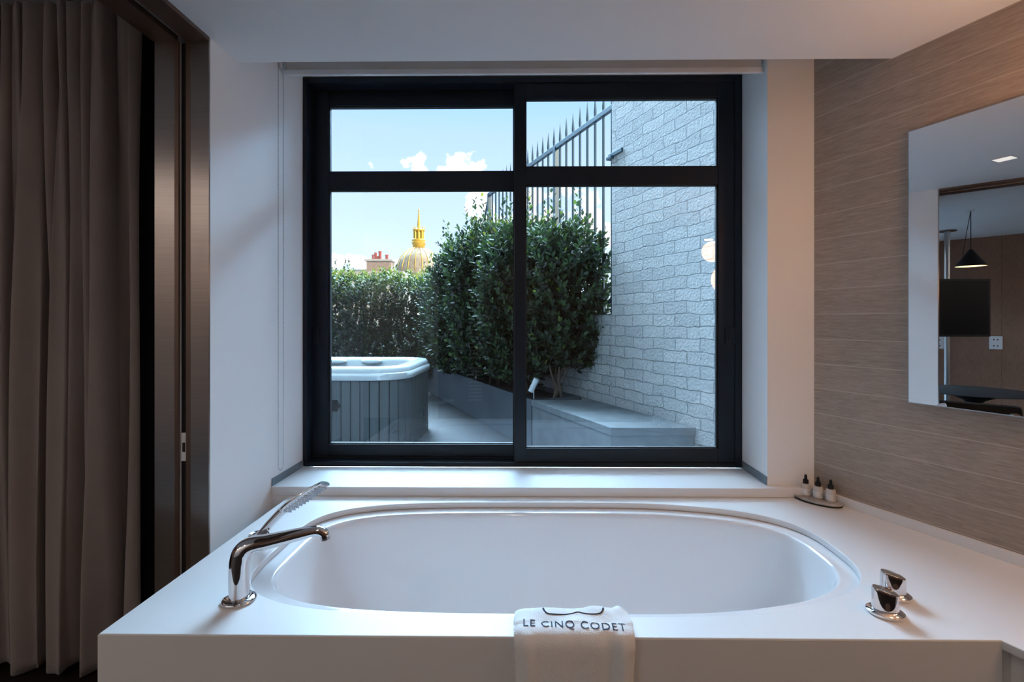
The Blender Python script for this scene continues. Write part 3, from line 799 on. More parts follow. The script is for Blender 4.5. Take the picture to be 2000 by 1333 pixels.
def sconce():
    g0 = (UY(1391, 492, 2 * (YF + .03) - 1.16)); c1 = Vector((g0.x, 1.16, g0.z))
    g1 = (UY(1420, 546, 2 * (YF + .03) - .6)); c2 = Vector((g1.x, .6, g1.z))  # second globe enlarged and set apart to add warm light
    sc_ = thing('wall_lamp', 'wall lamp with two glowing opal globes reflected in the window', 'lamp', (0, 0, 0))
    for c, r in ((c1, .076), (c2, .13)):
        bm = bmesh.new(); bmesh.ops.create_uvsphere(bm, u_segments=32, v_segments=20, radius=r); bm.transform(Matrix.Translation(c)); gb = obj('globe', bm, 'globe', sc_, True)
        foot = c - nR * ((c - onR(0)).dot(nR) - .03); bm = bmesh.new()
        b0 = c - nR * r
        tube(bm, [b0, foot], .008, 12); 
        b2 = bmesh.new(); lathe(b2, [(.045, 0), (.045, .028)], 24); merge(bm, b2, Matrix.Translation(foot - nR * .026) @ nR.to_track_quat('Z', 'Y').to_matrix().to_4x4())
        obj('arm', bm, 'chrome', sc_, True, auto=40)
sconce()
def downlight(p, label, z, e):
    t = thing('ceiling_light', label, 'ceiling light', (p.x, p.y, z), rotz=rotR - PI / 2, group='small recessed ceiling lights')
    bm = bmesh.new(); w_, h_ = .05, .05
    for a in ((-w_, w_, -h_, -h_ + .006), (-w_, w_, h_ - .006, h_), (-w_, -w_ + .006, -h_, h_), (w_ - .006, w_, -h_, h_)): box(bm, a[0], a[1], a[2], a[3], -.004, -.0002)
    obj('bezel', bm, 'blind_bar', t)
    obj('lens', bx(-w_ + .007, w_ - .007, -h_ + .007, h_ - .007, -.0025, -.0004), 'downlight', t)
    if e <= 0: return
    l = bpy.data.lights.new('fill_spot', 'AREA'); l.energy = e; l.color = (1, .88, .78) if z < 2.5 else (1, .86, .76); l.size = .09; lo = bpy.data.objects.new('fill_glow', l); C.objects.link(lo); lo.location = (0, 0, -.006); lo.parent = t
    lo.parent = t
downlight(MR(1962, 310, (CEIL - CZ) / ray(1962, 310).z), 'small square recessed light in the low ceiling seen in the mirror', CEIL, 0)

for i, (x, y, z, e) in enumerate(((-.12, -.3, CEIL, 2.5), (-.145, -1.3, CEIL, 4), (2.1, -1.0, CEIL, 4), (-2.4, -1.45, BCEIL, 10), (-3.9, -1.6, BCEIL, 12), (-5.4, -1.3, BCEIL, 12))):  # unseen fill lights added to brighten the bathroom and bedroom
    downlight(Vector((x, y, 0)), ('small square added fill light over the bathroom floor behind the bath', 'small square added fill light near the back wall of the bathroom', 'small square added fill light above the back end of the plank wall', 'small square added fill light in the bedroom ceiling nearest the bathroom', 'small square added fill light in the middle of the bedroom ceiling row', 'small square added fill light in the bedroom ceiling nearest the panelled wall')[i], z, e)
# ------------------------------------------------------------------ bedroom, seen in the mirror
pa = MR(1829, 472, (BCEIL - CZ) / ray(1829, 472).z); pb = MR(2000, 456, (BCEIL - CZ) / ray(2000, 456).z)
dw = (pb - pa); dw.z = 0; dw.normalize(); angw = math.atan2(dw.y, dw.x)
struct('wall_far', bx(-3.5, 6, -.15, 0, 0, BCEIL), 'panel', 'brown wood panelled bedroom wall reflected in the mirror', 'wall', loc=(pa.x, pa.y, 0), rotz=angw) if dw.x > 0 else \
struct('wall_far', bx(-3.5, 6, 0, .15, 0, BCEIL), 'panel', 'brown wood panelled bedroom wall reflected in the mirror', 'wall', loc=(pa.x, pa.y, 0), rotz=angw)
def far_pt(px, py, off=.0):
    """Point on the panelled wall seen at a pixel of the mirror."""
    a = MR(px, py, 1); b = MR(px, py, 2); d = b - a
    n = Vector((dw.y, -dw.x, 0))
    if n.dot(a - pa) < 0: n = -n
    t = (pa + n * off - a).dot(n) / d.dot(n)
    return a + d * t, n
print('WALL', pa, pb, dw, 'XL', XL, 'YJ', YJ, 'YW', YW, 'YF', YF, 'YS', YS, 'SZ', SZ, 'YD', YD, 'XD', XD0, XD1, 'XRv', XRv, 'YC', YC, 'zFT', zFT)
def facing(p):  # rotation so that local -y looks at the mirror image of the viewer
    v = onR(-.6) - p; return math.atan2(v.y, v.x) + PI / 2
def tv():
    Dp = (BCEIL - CZ) / ray(1850, 451).z; p = MR(1850, 451, Dp)
    t = thing('floor_to_ceiling_pole', 'slim steel pole rising from floor to ceiling behind the television', 'pole', (p.x, p.y, 0))
    bm = bmesh.new(); lathe(bm, [(.032, .01), (.032, BCEIL - .01)], 24); obj('tube', bm, 'steel', t, True, auto=40)
    for z in (0.001, BCEIL - .013):
        bm = bmesh.new(); lathe(bm, [(.10, z), (.10, z + .012)], 32); obj('flange', bm, 'bronze_dark', t, True, auto=40)
    D = Dp - .12
    a = MR(1932, 545, D); b = MR(1932, 658, D); c = MR(1826, 545, D)
    wd = (a - c); wd.z = 0; W_ = wd.length + .32; ang = math.atan2(wd.y, wd.x)
    tt = thing('television', 'black flat television on the steel pole seen in the mirror', 'television', (a.x, a.y, b.z), rotz=ang)
    H = a.z - b.z
    obj('bezel', bx(-W_, 0, -.02, .02, 0, H, bev=.004), 'black_plastic', tt)
    nn = 1 if (Vector((-math.sin(ang), math.cos(ang), 0)).dot(onR(-.6) - a) > 0) else -1
    y0, y1 = (.0205, .0235) if nn > 0 else (-.0235, -.0205)
    obj('screen', bx(-W_ + .03, -.03, y0, y1, .03, H - .03), 'tv', tt)
tv()
def sockets():
    for i, (px, lab) in enumerate(((1945, 'white double wall socket beside the television'), (1832, 'white double wall socket below the television by the pole'))):
        p, n = far_pt(px, 670); ang = math.atan2(n.y, n.x) + PI / 2
        t = thing('wall_socket', lab, 'socket', (p.x, p.y, p.z), rotz=ang, group='white wall sockets on the panelling')
        obj('plate', bx(-.07, .07, -.012, -.0005, -.095, .095, bev=.004), 'socket', t)
        for sz in (-.045, .045):
            for sx in (-.02, .02):
                bm = bmesh.new(); b2 = bmesh.new(); lathe(b2, [(.009, 0), (.009, .004)], 12); merge(bm, b2, Matrix.Translation((sx, -.012, sz)) @ Matrix.Rotation(PI / 2, 4, 'X'))
                obj('socket_hole', bm, 'black_plastic', t)
sockets()
def pendant():
    D = (BCEIL - CZ) / ray(1896, 411).z; p = MR(1896, 411, D)
    t = thing('pendant_lamp', 'black cone pendant lamp hanging from the bedroom ceiling', 'lamp', (p.x, p.y, 0))
    zt = CZ + ray(1896, 487).z * D; zb_ = CZ + ray(1896, 521).z * D
    r = 25 / F * D
    bm = bmesh.new(); lathe(bm, [(.012, zt), (.02, zt - .01), (r, zb_), (r * .985, zb_ + .002), (.018, zt - .016)], 40, cap=False); obj('lamp_shade', bm, 'black_plastic', t, True, auto=60)
    bm = bmesh.new(); lathe(bm, [(.02, zt - .022), (r * .95, zb_ + .006)], 40, cap=False); obj('shade_lining', bm, 'copper', t, True)
    bm = bmesh.new(); b2 = bmesh.new(); bmesh.ops.create_uvsphere(b2, u_segments=16, v_segments=10, radius=.035); merge(bm, b2, Matrix.Translation((0, 0, zb_ + .05))); obj('bulb', bm, 'globe', t, True)
    bm = bmesh.new(); tube(bm, [(0, 0, zt - .002), (0, 0, BCEIL)], .004, 8); q = MR(1880, 500, D) - Vector((p.x, p.y, 0))
    tube(bm, bez([(0, 0, BCEIL - .003), (q.x * .7, q.y * .7, BCEIL - .35), (q.x, q.y, zt - .12)], 6), .003, 8); obj('cable', bm, 'black_plastic', t)
    bm = bmesh.new(); lathe(bm, [(.03, BCEIL - .012), (.03, BCEIL)], 20); obj('ceiling_rose', bm, 'blind_bar', t)
pendant()
def table():
    D = (.74 - CZ) / ray(1905, 764).z; 
    D = 5.5
    p = MR(1902, 764, D); zt_ = CZ + ray(1902, 764).z * D; q_ = zt_ / .741
    t = thing('round_table', 'round black table with a pedestal seen in the mirror', 'table', (p.x, p.y, 0))
    R = 96 / F * D
    bm = bmesh.new(); lathe(bm, [(0, .722 * q_), (R * .97, .728 * q_), (R, .734 * q_), (R, .738 * q_), (R * .99, .741 * q_), (0, .741 * q_)], 56, cap=False); obj('tabletop', bm, 'black_plastic', t, True, auto=40)
    bm = bmesh.new(); lathe(bm, [(0, .001), (.26, .001), (.26, .012), (.06, .04), (.035, .2 * q_), (.035, .5 * q_), (.10, .6 * q_), (.30, .721 * q_)], 40, cap=False); obj('pedestal', bm, 'black_plastic', t, True, auto=50)
    # chair standing between the table and the bath
    D2 = 4.75; a = MR(1890, 786, D2); zc = a.z
    ang = facing(a)
    c = thing('lounge_chair', 'low black lounge chair in front of the round table seen in the mirror', 'chair', (a.x, a.y, 0), rotz=ang)
    W2 = .5 * 150 / F * D2
    prof = [(-W2 + .05, .0), (-W2 + .01, -.03), (W2 - .01, -.03), (W2 - .05, .0)]
    bm = bmesh.new(); box(bm, -W2, W2, -.05, .05, .12, zc, .045); obj('backrest', bm, 'black_plastic', c, True, auto=50)
    bm = bmesh.new(); box(bm, -W2 + .02, W2 - .02, -.45, -.052, .12, .30, .03); obj('seat', bm, 'black_plastic', c, True, auto=50)
    for sx in (-W2 + .05, W2 - .05):
        for sy in (.0, -.38):
            bm = bmesh.new(); lathe(bm, [(.014, .001), (.016, .125)], 12); bm.transform(Matrix.Translation((sx, sy, 0))); obj('leg', bm, 'steel', c, True, auto=50)
table()

# towel radiator and grille on the back wall (they show faintly in the glass)
def behind():
    D = 2 * (YF + .03) - YB
    X = lambda p: UY(p, 600, D).x
    Z = lambda p: UY(1037, p, D).z
    t = thing('towel_radiator', 'white ladder towel radiator reflected faintly in the window glass', 'radiator', (0, 0, 0))
    bm = bmesh.new()
    for x in (X(914) , X(941)): tube(bm, [(x, YB + .05, Z(790)), (x, YB + .05, Z(582))], .012, 10)
    for z in (Z(775), Z(600)): box(bm, X(914), X(941), YB + .001, YB + .045, z - .01, z + .01)
    obj('upright_frame', bm, 'bronze_dark', t, True, auto=40)
    for y in (587, 594, 601, 608, 624, 631, 638, 645, 652, 659, 672, 679, 686, 693, 700, 720, 727, 734, 741, 748, 755, 762, 769, 776, 783):
        bm = bmesh.new(); tube(bm, [(X(914), YB + .065, Z(y)), (X(941), YB + .065, Z(y))], .011, 10); obj('rung', bm, 'blind_bar', t, True)
behind()

# ================================================================== outside
SX = .84 / .89
ZT = -.05                                   # terrace level
ZP = .50
Yb0 = UZ(1193, 836, ZP).y
bl = UZ(1193, 836, ZP); brr = UZ(1360, 836, ZP)
BA = Vector((bl.x, bl.y, 0)); BB = Vector((brr.x, brr.y, 0))
def alongL(s, n=0): return BA + tR * s - nR * n      # along the planter front, n towards the brick wall
def alongW(s, n=0): return BB + tR * s + nR * n
BW = (BB - BA).dot(-nR)                              # bench width square to the wall
struct('floor_terrace', bx(-9, 6, YF + .2, 13, ZT - .2, ZT), 'tile', 'grey tiled roof terrace floor', 'floor')
sEnd = 0
for k in range(4000):   # where the tall brick part ends (pixel column 1193)
    p = alongW(k * .001)
    if p.x / p.y < ray(1195, 630).x / ray(1195, 630).y: sEnd = k * .001; break
bm = bmesh.new(); box(bm, -2.4, sEnd, -.35, 0, ZT, 5.2)
struct('wall_brick', bm, 'brick', 'tall boundary wall of rough grey painted brick on the terrace', 'wall', loc=BB, rotz=rotR)
bm = bmesh.new(); box(bm, sEnd, 7.5, -.35, -.02, ZT, 1.42)
struct('wall_brick.001', bm, 'brick', 'low painted brick wall under the iron fence', 'wall', loc=BB, rotz=rotR)
bm = bmesh.new(); box(bm, -2.2, 1.0, 0, .05, ZT, .34, .008)
struct('trim_7', bm, 'stone', 'concrete plinth at the foot of the brick wall', 'plinth', loc=BB, rotz=rotR)
struct('wall_parapet', bx(-8, 1.5, 10.9, 11.1, ZT, 1.25), 'parapet', 'grey parapet behind the hedge', 'wall')
# room-side mass of the building outside, shading the terrace
struct('wall_outside', bx(-8.6, 3.0, YF + .17, YF + .22, BCEIL + .1, 5.0), 'render', 'pale outside wall above the window', 'wall')

def fence():
    z0 = 1.42; zr = 1.34 + 2.43 * SX; zs = 1.34 + 2.72 * SX
    t = thing('iron_fence', 'blue grey iron railing with pointed bars on the low brick wall', 'fence', BB, rotz=rotR)
    yy = -.14
    s0 = sEnd + .03
    def bar(s, top, r, name='bar'):
        bm = bmesh.new()
        b2 = bmesh.new(); lathe(b2, [(r, z0), (r, top - .22), (r * 1.15, top - .20), (.0015, top)], 8); merge(bm, b2, Matrix.Translation((s, yy, 0)))
        obj(name, bm, 'iron', t, True, auto=50)
    obj('post', bx(s0 - .05, s0 + .05, yy - .04, yy + .04, z0, zr + .03, bev=.004), 'iron', t)
    send = 0
    for k in range(9000):
        p = alongW(k * .001)
        if p.x / p.y < ray(941, 630).x / ray(941, 630).y: send = k * .001; break
    n = 23; st = (send - s0) / (n + 1)
    for k in range(1, n + 1):
        s = s0 + st * k
        bar(s, zs + (.01 if k % 2 else 0), .0155)
    for s in (s0 + st * 9 - .05, send):
        obj('post', bx(s - .03, s + .03, yy - .03, yy + .03, z0, zr + (.0 if s < send else .02), bev=.004), 'iron', t)
    obj('top_rail', bx(s0, send, yy - .022, yy + .022, zr - .028, zr + .028, bev=.003), 'iron', t)
    obj('bottom_rail', bx(s0, send, yy - .02, yy + .02, z0 + .12, z0 + .16, bev=.003), 'iron', t)
    zb_ = 1.34 + (630 - 303) / F * alongW(sEnd).y
    bm = bmesh.new(); box(bm, s0 - .22, s0 + .01, yy - .04, yy + .16, zb_ - .03, zb_ + .01, .004); box(bm, s0 - .07, s0 + .02, yy - .045, yy + .18, zb_ - .05, zb_ - .02, .004); obj('wall_bracket', bm, 'iron', t)
    bm = bmesh.new(); tube(bm, [(send, yy, zr), (send + .35, yy, zr - .55), (send + .8, yy, z0)], .02, 8); tube(bm, [(send, yy, zr - .6), (send + .6, yy, z0)], .014, 8); obj('end_brace', bm, 'iron', t)
fence()

def bench():
    sB = 1.5
    t = thing('stone_bench', 'grey stone bench against the brick wall outside the window', 'bench', BA, rotz=rotR)
    bw = BW
    # footprint: near end square to the window wall
    near = lambda n: (BB - BA) * (n / bw)
    def foot(inset, s1):
        a = BA; 
        c = [Vector((0, 0, 0)), BB - BA, BB - BA + tR * s1, tR * s1]
        loc = [Matrix.Rotation(-rotR, 3, 'Z') @ v for v in c]
        ctr = sum(loc, Vector()) / 4
        return [(p.x + (ctr.x - p.x) * inset, p.y + (ctr.y - p.y) * inset) for p in loc]
    a1 = foot(0, sB); body = foot(.02, sB)
    a1 = [a1[0], (a1[1][0], a1[1][1] + .004), (a1[2][0], a1[2][1] + .004), a1[3]]
    obj('seat_slab', pr(a1, ZP - .065, ZP, .004), 'stone', t)
    obj('body', pr(body, ZT, ZP - .065), 'stone', t)
    pl_ = thing('planter', 'long grey planter box holding the shrubs along the fence', 'planter', BA, rotz=rotR)
    L0, L1 = sB + .002, 6.6
    # local y: +nR; towards the wall is -y
    bm = bmesh.new()
    box(bm, L0, L1, -.02, 0, ZT, ZP, .002); box(bm, L0, L1, -bw + .006, -bw + .026, ZT, ZP); box(bm, L0, L0 + .02, -bw + .026, -.02, ZT, ZP); box(bm, L1 - .02, L1, -bw + .026, -.02, ZT, ZP)
    obj('box', bm, 'planter', pl_)
    bm = bmesh.new(); box(bm, L0 + .02, L1 - .02, -bw + .026, -.02, ZT + .05, ZP - .05)
    s = obj('soil', bm, 'soil', pl_); s['kind'] = 'stuff'
bench()

# ------------------------------------------------------------------ hot tub
def hot_tub():
    zt = .875; zrb = .73
    Y0 = UZ(700, 745, zrb).y; 
    X1 = UZ(797, 742, zrb).x; X0 = X1 - 2.0; Y1 = Y0 + 1.55
    t = thing('hot_tub', 'hot tub with a pale rim and grey slatted sides on the terrace', 'hot tub', ((X0 + X1) / 2, (Y0 + Y1) / 2, ZT))
    cx, cy = (X0 + X1) / 2, (Y0 + Y1) / 2; hx, hy = (X1 - X0) / 2, (Y1 - Y0) / 2
    def rr(off, r, n=14):
        out = []; ax, ay = hx - off, hy - off; r = max(.02, r - off * .8)
        for qx, qy, a0 in ((1, 1, 0), (-1, 1, PI / 2), (-1, -1, PI), (1, -1, 1.5 * PI)):
            for k in range(n + 1):
                a = a0 + PI / 2 * k / n
                out.append((qx * (ax - r) + r * math.cos(a), qy * (ay - r) + r * math.sin(a)))
        return out
    h = zt - ZT
    prof = [(.02, zrb - ZT), (0, zrb - ZT + .004), (-.004, zrb - ZT + .03), (.004, h - .075), (.020, h - .066), (.024, h - .03), (.045, h - .006), (.085, h), (.15, h - .006), (.185, h - .02), (.20, h - .05), (.22, h - .16), (.30, h - .34)]
    rings = [[(x, y, z) for x, y in rr(o_, .36)] for o_, z in prof]
    bm = bmesh.new(); loft(bm, rings, True, False, True); bmesh.ops.recalc_face_normals(bm, faces=bm.faces[:])
    sh = obj('rim', bm, 'spa_shell', t, True, auto=50)
    # moulded headrests on the far side
    for x in (-.35, .12):
        bm = bmesh.new(); b2 = bmesh.new(); bmesh.ops.create_uvsphere(b2, u_segments=20, v_segments=12, radius=1); merge(bm, b2, Matrix.Translation((x + .1, hy - .24, h - .05)) @ Matrix.Diagonal((.14, .07, .045, 1)))
        obj('headrest', bm, 'spa_shell', t, True)
    base = rr(.03, .34, 10)
    # walk the outline and set upright slats round it
    P = [Vector((x, y, 0)) for x, y in base]; P.append(P[0])
    bm = bmesh.new(); acc = 0; pitch = .098
    tot = sum((b - a).length for a, b in zip(P[:-1], P[1:]))
    n = int(tot / pitch); pts = []
    for k in range(n):
        d = k * tot / n; q = 0
        for a, b in zip(P[:-1], P[1:]):
            l = (b - a).length
            if q + l >= d and l > 1e-6: pts.append(a + (b - a) * ((d - q) / l)); break
            q += l
    for k in range(n):
        a, b = pts[k], pts[(k + 1) % n]; d = (b - a); l = d.length; d.normalize(); nn = Vector((d.y, -d.x, 0))
        b2 = bmesh.new(); bmesh.ops.create_cube(b2, size=1)
        for v in b2.verts: v.co = Vector((v.co.x * (l - .008), v.co.y * .02, v.co.z * (zrb - ZT - .01)))
        bmesh.ops.bevel(b2, geom=[e for e in b2.edges if abs((e.verts[0].co - e.verts[1].co).z) > .1], offset=.004, segments=2, affect='EDGES')
        mid = (a + b) / 2; merge(bm, b2, Matrix.Translation((mid.x, mid.y, (zrb - ZT) / 2)) @ Matrix.Rotation(math.atan2(d.y, d.x), 4, 'Z'))
    obj('slatted_skirt', bm, 'slat', t)
    bm = bmesh.new(); prism(bm, rr(.05, .32, 8), 0.002, zrb - ZT); obj('inner_core', bm, 'black', t)
    e = UY(652, 793, Y0 + .02)
    bm = bmesh.new()
    for k in range(7):
        a = 2 * PI * k / 6; r0 = 0 if k == 6 else .042
        b2 = bmesh.new(); lathe(b2, [(.026, 0), (.026, .006)], 16); merge(bm, b2, Matrix.Translation((e.x - cx + r0 * math.cos(a), -hy + .021, e.z - ZT + r0 * math.sin(a))) @ Matrix.Rotation(PI / 2, 4, 'X'))
    obj('round_emblem', bm, 'black_plastic', t)
    return cx, cy
hot_tub()

# ------------------------------------------------------------------ planting
NP = np.random.default_rng(11)
def foliage(name, parent, shoots, leaf=.075, tone0=.35):
    """shoots: list of (base, direction, length, leaves, tone shift)."""
    V = []; Fc = []; T = []
    # outline of one leaf, folded a little on its midrib
    sh = np.array([(0, 0, 0), (.30, .23, .05), (.62, .24, .06), (1, 0, -.02), (.62, -.24, .06), (.30, -.23, .05), (.45, 0, 0)])
    tri = [(0, 1, 6), (1, 2, 6), (2, 3, 6), (3, 4, 6), (4, 5, 6), (5, 0, 6)]
    quads = [(0, 1, 2, 6), (6, 2, 3, 4), (0, 6, 4, 5)]
    n = 0
    for base, dr, ln, k, ts in shoots:
        dr = np.array(dr, float); dr /= np.linalg.norm(dr)
        a = np.cross(dr, (0.3, .2, 1.0)); a /= np.linalg.norm(a) + 1e-9; b = np.cross(dr, a)
        for i in range(k):
            s = (i + .5) / k; th = i * 2.4 + NP.uniform(-.4, .4)
            out = a * math.cos(th) + b * math.sin(th)
            up = .55 + .9 * s
            x = out + dr * up + NP.normal(0, .16, 3); x /= np.linalg.norm(x)
            nrm = dr - out * .6 + NP.normal(0, .25, 3); nrm -= x * nrm.dot(x); nrm /= np.linalg.norm(nrm) + 1e-9
            y = np.cross(nrm, x)
            L_ = leaf * NP.uniform(.7, 1.15) * (1 - .35 * s * s)
            p = np.array(base) + dr * ln * s
            V.append(p + (sh[:, :1] * x + sh[:, 1:2] * y + sh[:, 2:] * nrm) * L_)
            Fc.append(np.array(quads) + n); n += 7
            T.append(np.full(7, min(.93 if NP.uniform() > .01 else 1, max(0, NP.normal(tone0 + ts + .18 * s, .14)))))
    V = np.concatenate(V); Fc = np.concatenate(Fc); T = np.concatenate(T)
    me = bpy.data.meshes.new(name); me.vertices.add(len(V)); me.vertices.foreach_set('co', V.ravel())
    me.loops.add(Fc.size); me.loops.foreach_set('vertex_index', Fc.ravel()); me.polygons.add(len(Fc))
    me.polygons.foreach_set('loop_start', np.arange(0, Fc.size, 4)); me.polygons.foreach_set('loop_total', np.full(len(Fc), 4))
    at = me.attributes.new('tone', 'FLOAT', 'POINT'); at.data.foreach_set('value', T)
    me.update(calc_edges=True); me.validate()
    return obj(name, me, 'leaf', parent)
def sample_blob(c, r, z0, z1, n, top_tone=.22):
    out = []
    while len(out) < n:
        u = NP.uniform(-1, 1, 2); z = NP.uniform(0, 1)
        wz = (.72 + .28 * min(1, z / .3)) * (1 if z < .66 else math.sqrt(max(0, 1 - ((z - .66) / .37) ** 2)))
        q = math.hypot(*u)
        if q > wz: continue
        if q < wz * .45 and z < .85 and NP.uniform() < .6: continue
        x, y = c[0] + u[0] * r[0], c[1] + u[1] * r[1]
        zz = z0 + (z1 - z0) * z
        o = np.array((u[0] / r[0], u[1] / r[1], 0)) * .6
        d = np.array((o[0] * .7, o[1] * .7, .75 + .6 * z)) + NP.normal(0, .3, 3)
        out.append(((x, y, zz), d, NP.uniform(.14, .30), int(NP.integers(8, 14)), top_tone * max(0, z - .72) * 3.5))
    return out
def tall_shoots(c, r, z, n, l=(.3, .6)):
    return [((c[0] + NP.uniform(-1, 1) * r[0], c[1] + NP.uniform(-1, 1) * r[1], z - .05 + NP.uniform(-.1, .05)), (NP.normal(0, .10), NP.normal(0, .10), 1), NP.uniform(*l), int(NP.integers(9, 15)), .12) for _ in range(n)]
def shrub(name, label, s, n_off, r, z0, z1, n, shoots=8, trunks=4, toward=0, lf=.088, group='laurel shrubs in the long planter'):
    p = alongL(s, n_off)
    t = thing(name, label, 'shrub', (p.x, p.y, ZP - .05), group=group)
    t.location = (p.x, p.y, ZP - .05)
    zz = ZP - .05
    sh = sample_blob((toward, 0), r, z0 - zz, z1 - zz, n) + tall_shoots((toward, 0), (r[0] * .7, r[1] * .7), z1 - zz - .1, shoots, (.3, .75))
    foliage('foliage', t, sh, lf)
    for k in range(trunks):
        a = NP.uniform(0, 6.28); bm = bmesh.new(); b0 = (NP.uniform(-.08, .08), NP.uniform(-.08, .08), -.05)
        e = (r[0] * .55 * math.cos(a), r[1] * .55 * math.sin(a), (z1 - z0) * .75)
        m1 = (e[0] * .3 + NP.uniform(-.05, .05), e[1] * .3, .35); m2 = (e[0] * .7, e[1] * .7, .8)
        pth = bez([b0, m1, m2, e], 6); tube(bm, pth, [.016 - .010 * i / len(pth) for i in range(len(pth))], 7)
        obj('stem', bm, 'stem', t, True)
    return t
# positions follow the planter
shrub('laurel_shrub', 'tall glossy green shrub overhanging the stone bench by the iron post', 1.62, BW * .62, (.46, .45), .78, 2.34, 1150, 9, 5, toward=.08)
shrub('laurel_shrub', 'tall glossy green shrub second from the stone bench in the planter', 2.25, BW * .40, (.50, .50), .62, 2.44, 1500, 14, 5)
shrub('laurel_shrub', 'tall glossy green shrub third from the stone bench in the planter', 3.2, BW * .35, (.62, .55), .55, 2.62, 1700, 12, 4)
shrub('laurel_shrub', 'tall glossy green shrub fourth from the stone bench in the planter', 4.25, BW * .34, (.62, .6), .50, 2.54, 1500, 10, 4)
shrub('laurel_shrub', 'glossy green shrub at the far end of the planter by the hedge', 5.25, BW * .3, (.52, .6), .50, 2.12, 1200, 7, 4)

def hedge():
    zt = 2.22
    t = thing('laurel_hedge', 'dense clipped laurel hedge behind the hot tub', 'hedge', (-3.2, 9.7, ZT))
    sh = []
    for _ in range(5200):
        x = NP.uniform(-2.4, 2.0); y = NP.uniform(-.5, .5); z = NP.uniform(.25, zt - ZT)
        if y > .1 and z < zt - .3 and NP.uniform() < .6: y = -y
        tt = z / (zt - ZT)
        sh.append(((x, y, z), (NP.normal(0, .35), -.35 * (1 - tt) + NP.normal(0, .3), .6 + tt), NP.uniform(.12, .26), int(NP.integers(8, 13)), .42 * max(0, (tt - .78) * 4) + .15 * max(0, tt - .6)))  # lighter tops: new growth, plus sunlight put into the tone
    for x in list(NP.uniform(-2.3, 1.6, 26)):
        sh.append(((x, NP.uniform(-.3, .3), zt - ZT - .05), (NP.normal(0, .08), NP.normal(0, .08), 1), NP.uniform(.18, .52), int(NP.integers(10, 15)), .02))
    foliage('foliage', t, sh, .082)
    for x in np.arange(-2.2, 1.9, .38):
        bm = bmesh.new(); pth = bez([(x, 0, 0), (x + NP.uniform(-.1, .1), .05, .8), (x + NP.uniform(-.2, .2), -.05, 1.7)], 6); tube(bm, pth, [.02 - .01 * i / len(pth) for i in range(len(pth))], 7); obj('stem', bm, 'stem', t, True)
hedge()
def spotlight(px, py, s, label, tilt, sz=1.0):
    p = alongL(s, .06); z = ZP - .05
    t = thing('garden_spotlight', label, 'garden light', (p.x, p.y, z), group='small garden spotlights in the planter')
    bm = bmesh.new(); tube(bm, [(0, 0, -.02), (0, 0, .16)], .006, 8); obj('stake', bm, 'steel', t, True)
    bm = bmesh.new(); d = Vector((math.sin(tilt), -.2, math.cos(tilt))).normalized() * .16 * sz
    c = Vector((0, 0, .20)); tube(bm, [c - d * .51, c - d * .5, c + d * .5, c + d * .51], [.004, .030 * sz, .033 * sz, .004], 20); obj('lamp_head', bm, 'spa_shell', t, True, auto=40)
spotlight(0, 0, 1.56, 'pale cylindrical garden spotlight beside the stone bench', .45)
spotlight(0, 0, 3.55, 'small garden spotlight further along the planter edge', -.1, .6)

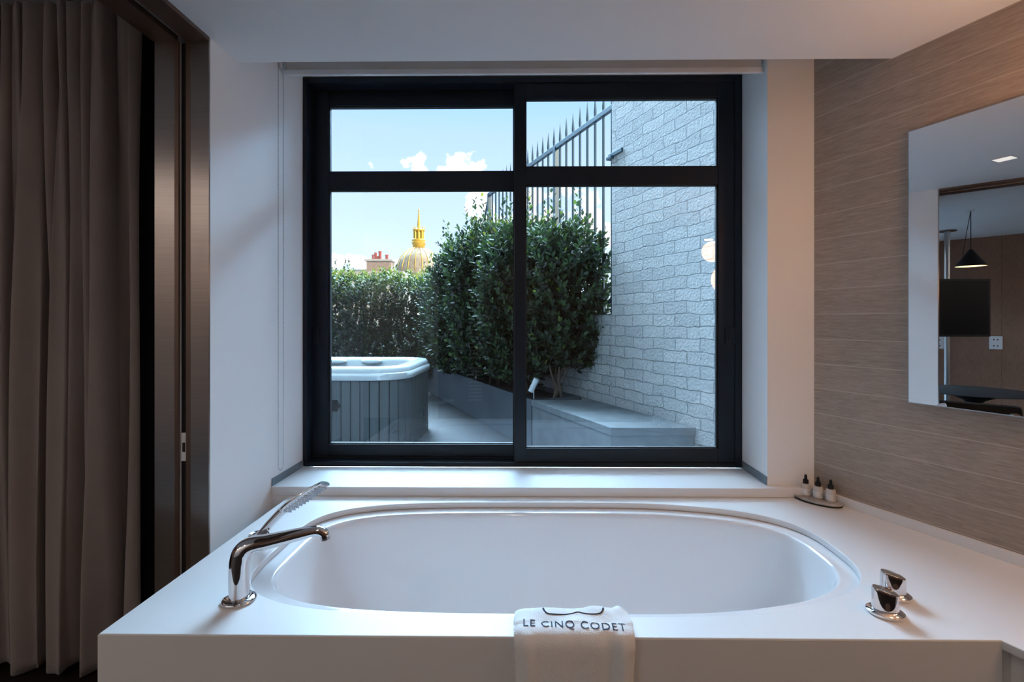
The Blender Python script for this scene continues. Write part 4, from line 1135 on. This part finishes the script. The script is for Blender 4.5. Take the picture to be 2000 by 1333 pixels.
# ------------------------------------------------------------------ skyline
def dome():
    D = 300.0; k = D / F
    b = UY(818, 630, D)
    t = thing('gilded_dome', 'distant pale dome with a golden lantern and spire above the hedge', 'dome', (b.x, b.y, 0))
    Z = lambda y: CZ + (630 - y) * k
    def lt(name, pts, m, n=48, **kw):
        bm = bmesh.new(); lathe(bm, [(r * k, Z(y)) for r, y in pts], n, cap=True); return obj(name, bm, m, t, True, auto=30)
    lt('spire', [(4.6, 446), (3.2, 443), (2.9, 436), (1.9, 424), (1.1, 413), (1.6, 411), (1.6, 409.5), (.4, 408), (.3, 404)], 'gold', 12)
    lt('lantern_cornice', [(9.5, 452.5), (11.6, 451), (11.6, 448.5), (9.5, 447.5), (5, 446)], 'gold', 24)
    for i in range(8):
        a = 2 * PI * i / 8 + .2
        bm = bmesh.new(); b2 = bmesh.new(); lathe(b2, [(1.7 * k, Z(468)), (1.7 * k, Z(451))], 10); merge(bm, b2, Matrix.Translation((8.8 * k * math.cos(a), 8.8 * k * math.sin(a), 0)))
        obj('lantern_column', bm, 'gold', t, True, auto=30)
        bm = bmesh.new(); b2 = bmesh.new(); lathe(b2, [(1.1 * k, Z(449)), (.8 * k, Z(446)), (1.0 * k, Z(445)), (.1 * k, Z(441))], 8); merge(bm, b2, Matrix.Translation((10.2 * k * math.cos(a), 10.2 * k * math.sin(a), 0)))
        obj('pinnacle', bm, 'gold', t, True, auto=30)
    lt('lantern_core', [(6.0, 468), (6.0, 450)], 'gold', 16)
    lt('gallery', [(10, 484.5), (11.6, 482), (12.2, 478), (13.2, 476.5), (13.6, 474), (12.6, 472.5), (13.4, 471), (13.2, 468.5), (10.5, 467), (6, 466.8)], 'gold', 32)
    sh = [(43.5, 560), (43.5, 532), (42, 523), (40, 516), (36.5, 507), (31, 499), (24, 492), (17, 487), (12, 484.5)]
    lt('dome_shell', sh, 'dome', 64)
    for i in range(20):
        a = 2 * PI * i / 20 + .06; bm = bmesh.new()
        pts = [Vector(((r + .3) * k * math.cos(a), (r + .3) * k * math.sin(a), Z(y))) for r, y in sh[1:]]
        tube(bm, pts, .8 * k, 6); obj('gilded_rib', bm, 'gold', t, True)
    lt('drum', [(46, 680), (46, 562), (48, 560), (48, 557), (44, 556)], 'render', 48)
dome()
def chimney():
    D = 40.0; k = D / F
    X = lambda p: UY(p, 600, D).x
    Z = lambda p: CZ + (630 - p) * k
    t = thing('chimney_stack', 'brick chimney stack with red clay pots beyond the hedge', 'chimney', (0, 0, 0))
    obj('brick_stack', bx(X(716), X(764), D, D + 1.0, Z(531) + .001, Z(509.5)), 'chimney', t)
    obj('cap', bx(X(712.5), X(767.5), D - .12, D + 1.12, Z(510), Z(506), bev=.02), 'render', t)
    for a, b, y in ((723, 728, 496), (728, 733.6, 492), (736.2, 742.6, 489.6), (749.6, 756, 496.3), (732.5, 736.5, 499)):
        bm = bmesh.new(); b2 = bmesh.new(); r = (X(b) - X(a)) / 2
        lathe(b2, [(r * .9, Z(506)), (r * .88, Z(y + 2)), (r * 1.05, Z(y + 1.6)), (r * 1.05, Z(y)), (r * .7, Z(y))], 16); merge(bm, b2, Matrix.Translation(((X(a) + X(b)) / 2, D + .4, 0)))
        obj('chimney_pot', bm, 'brickred', t, True, auto=30)
    h = thing('neighbouring_building', 'pale rendered rooftop partly showing over the hedge under the chimney', 'building', (0, 0, 0))
    obj('wall', bx(X(560), X(790), D - .5, D + 8, -12, Z(531)), 'render', h)
    obj('roof', bx(X(655), X(716), D + 1.1, D + 4, Z(531) + .001, Z(523), bev=.05), 'render', h)
chimney()
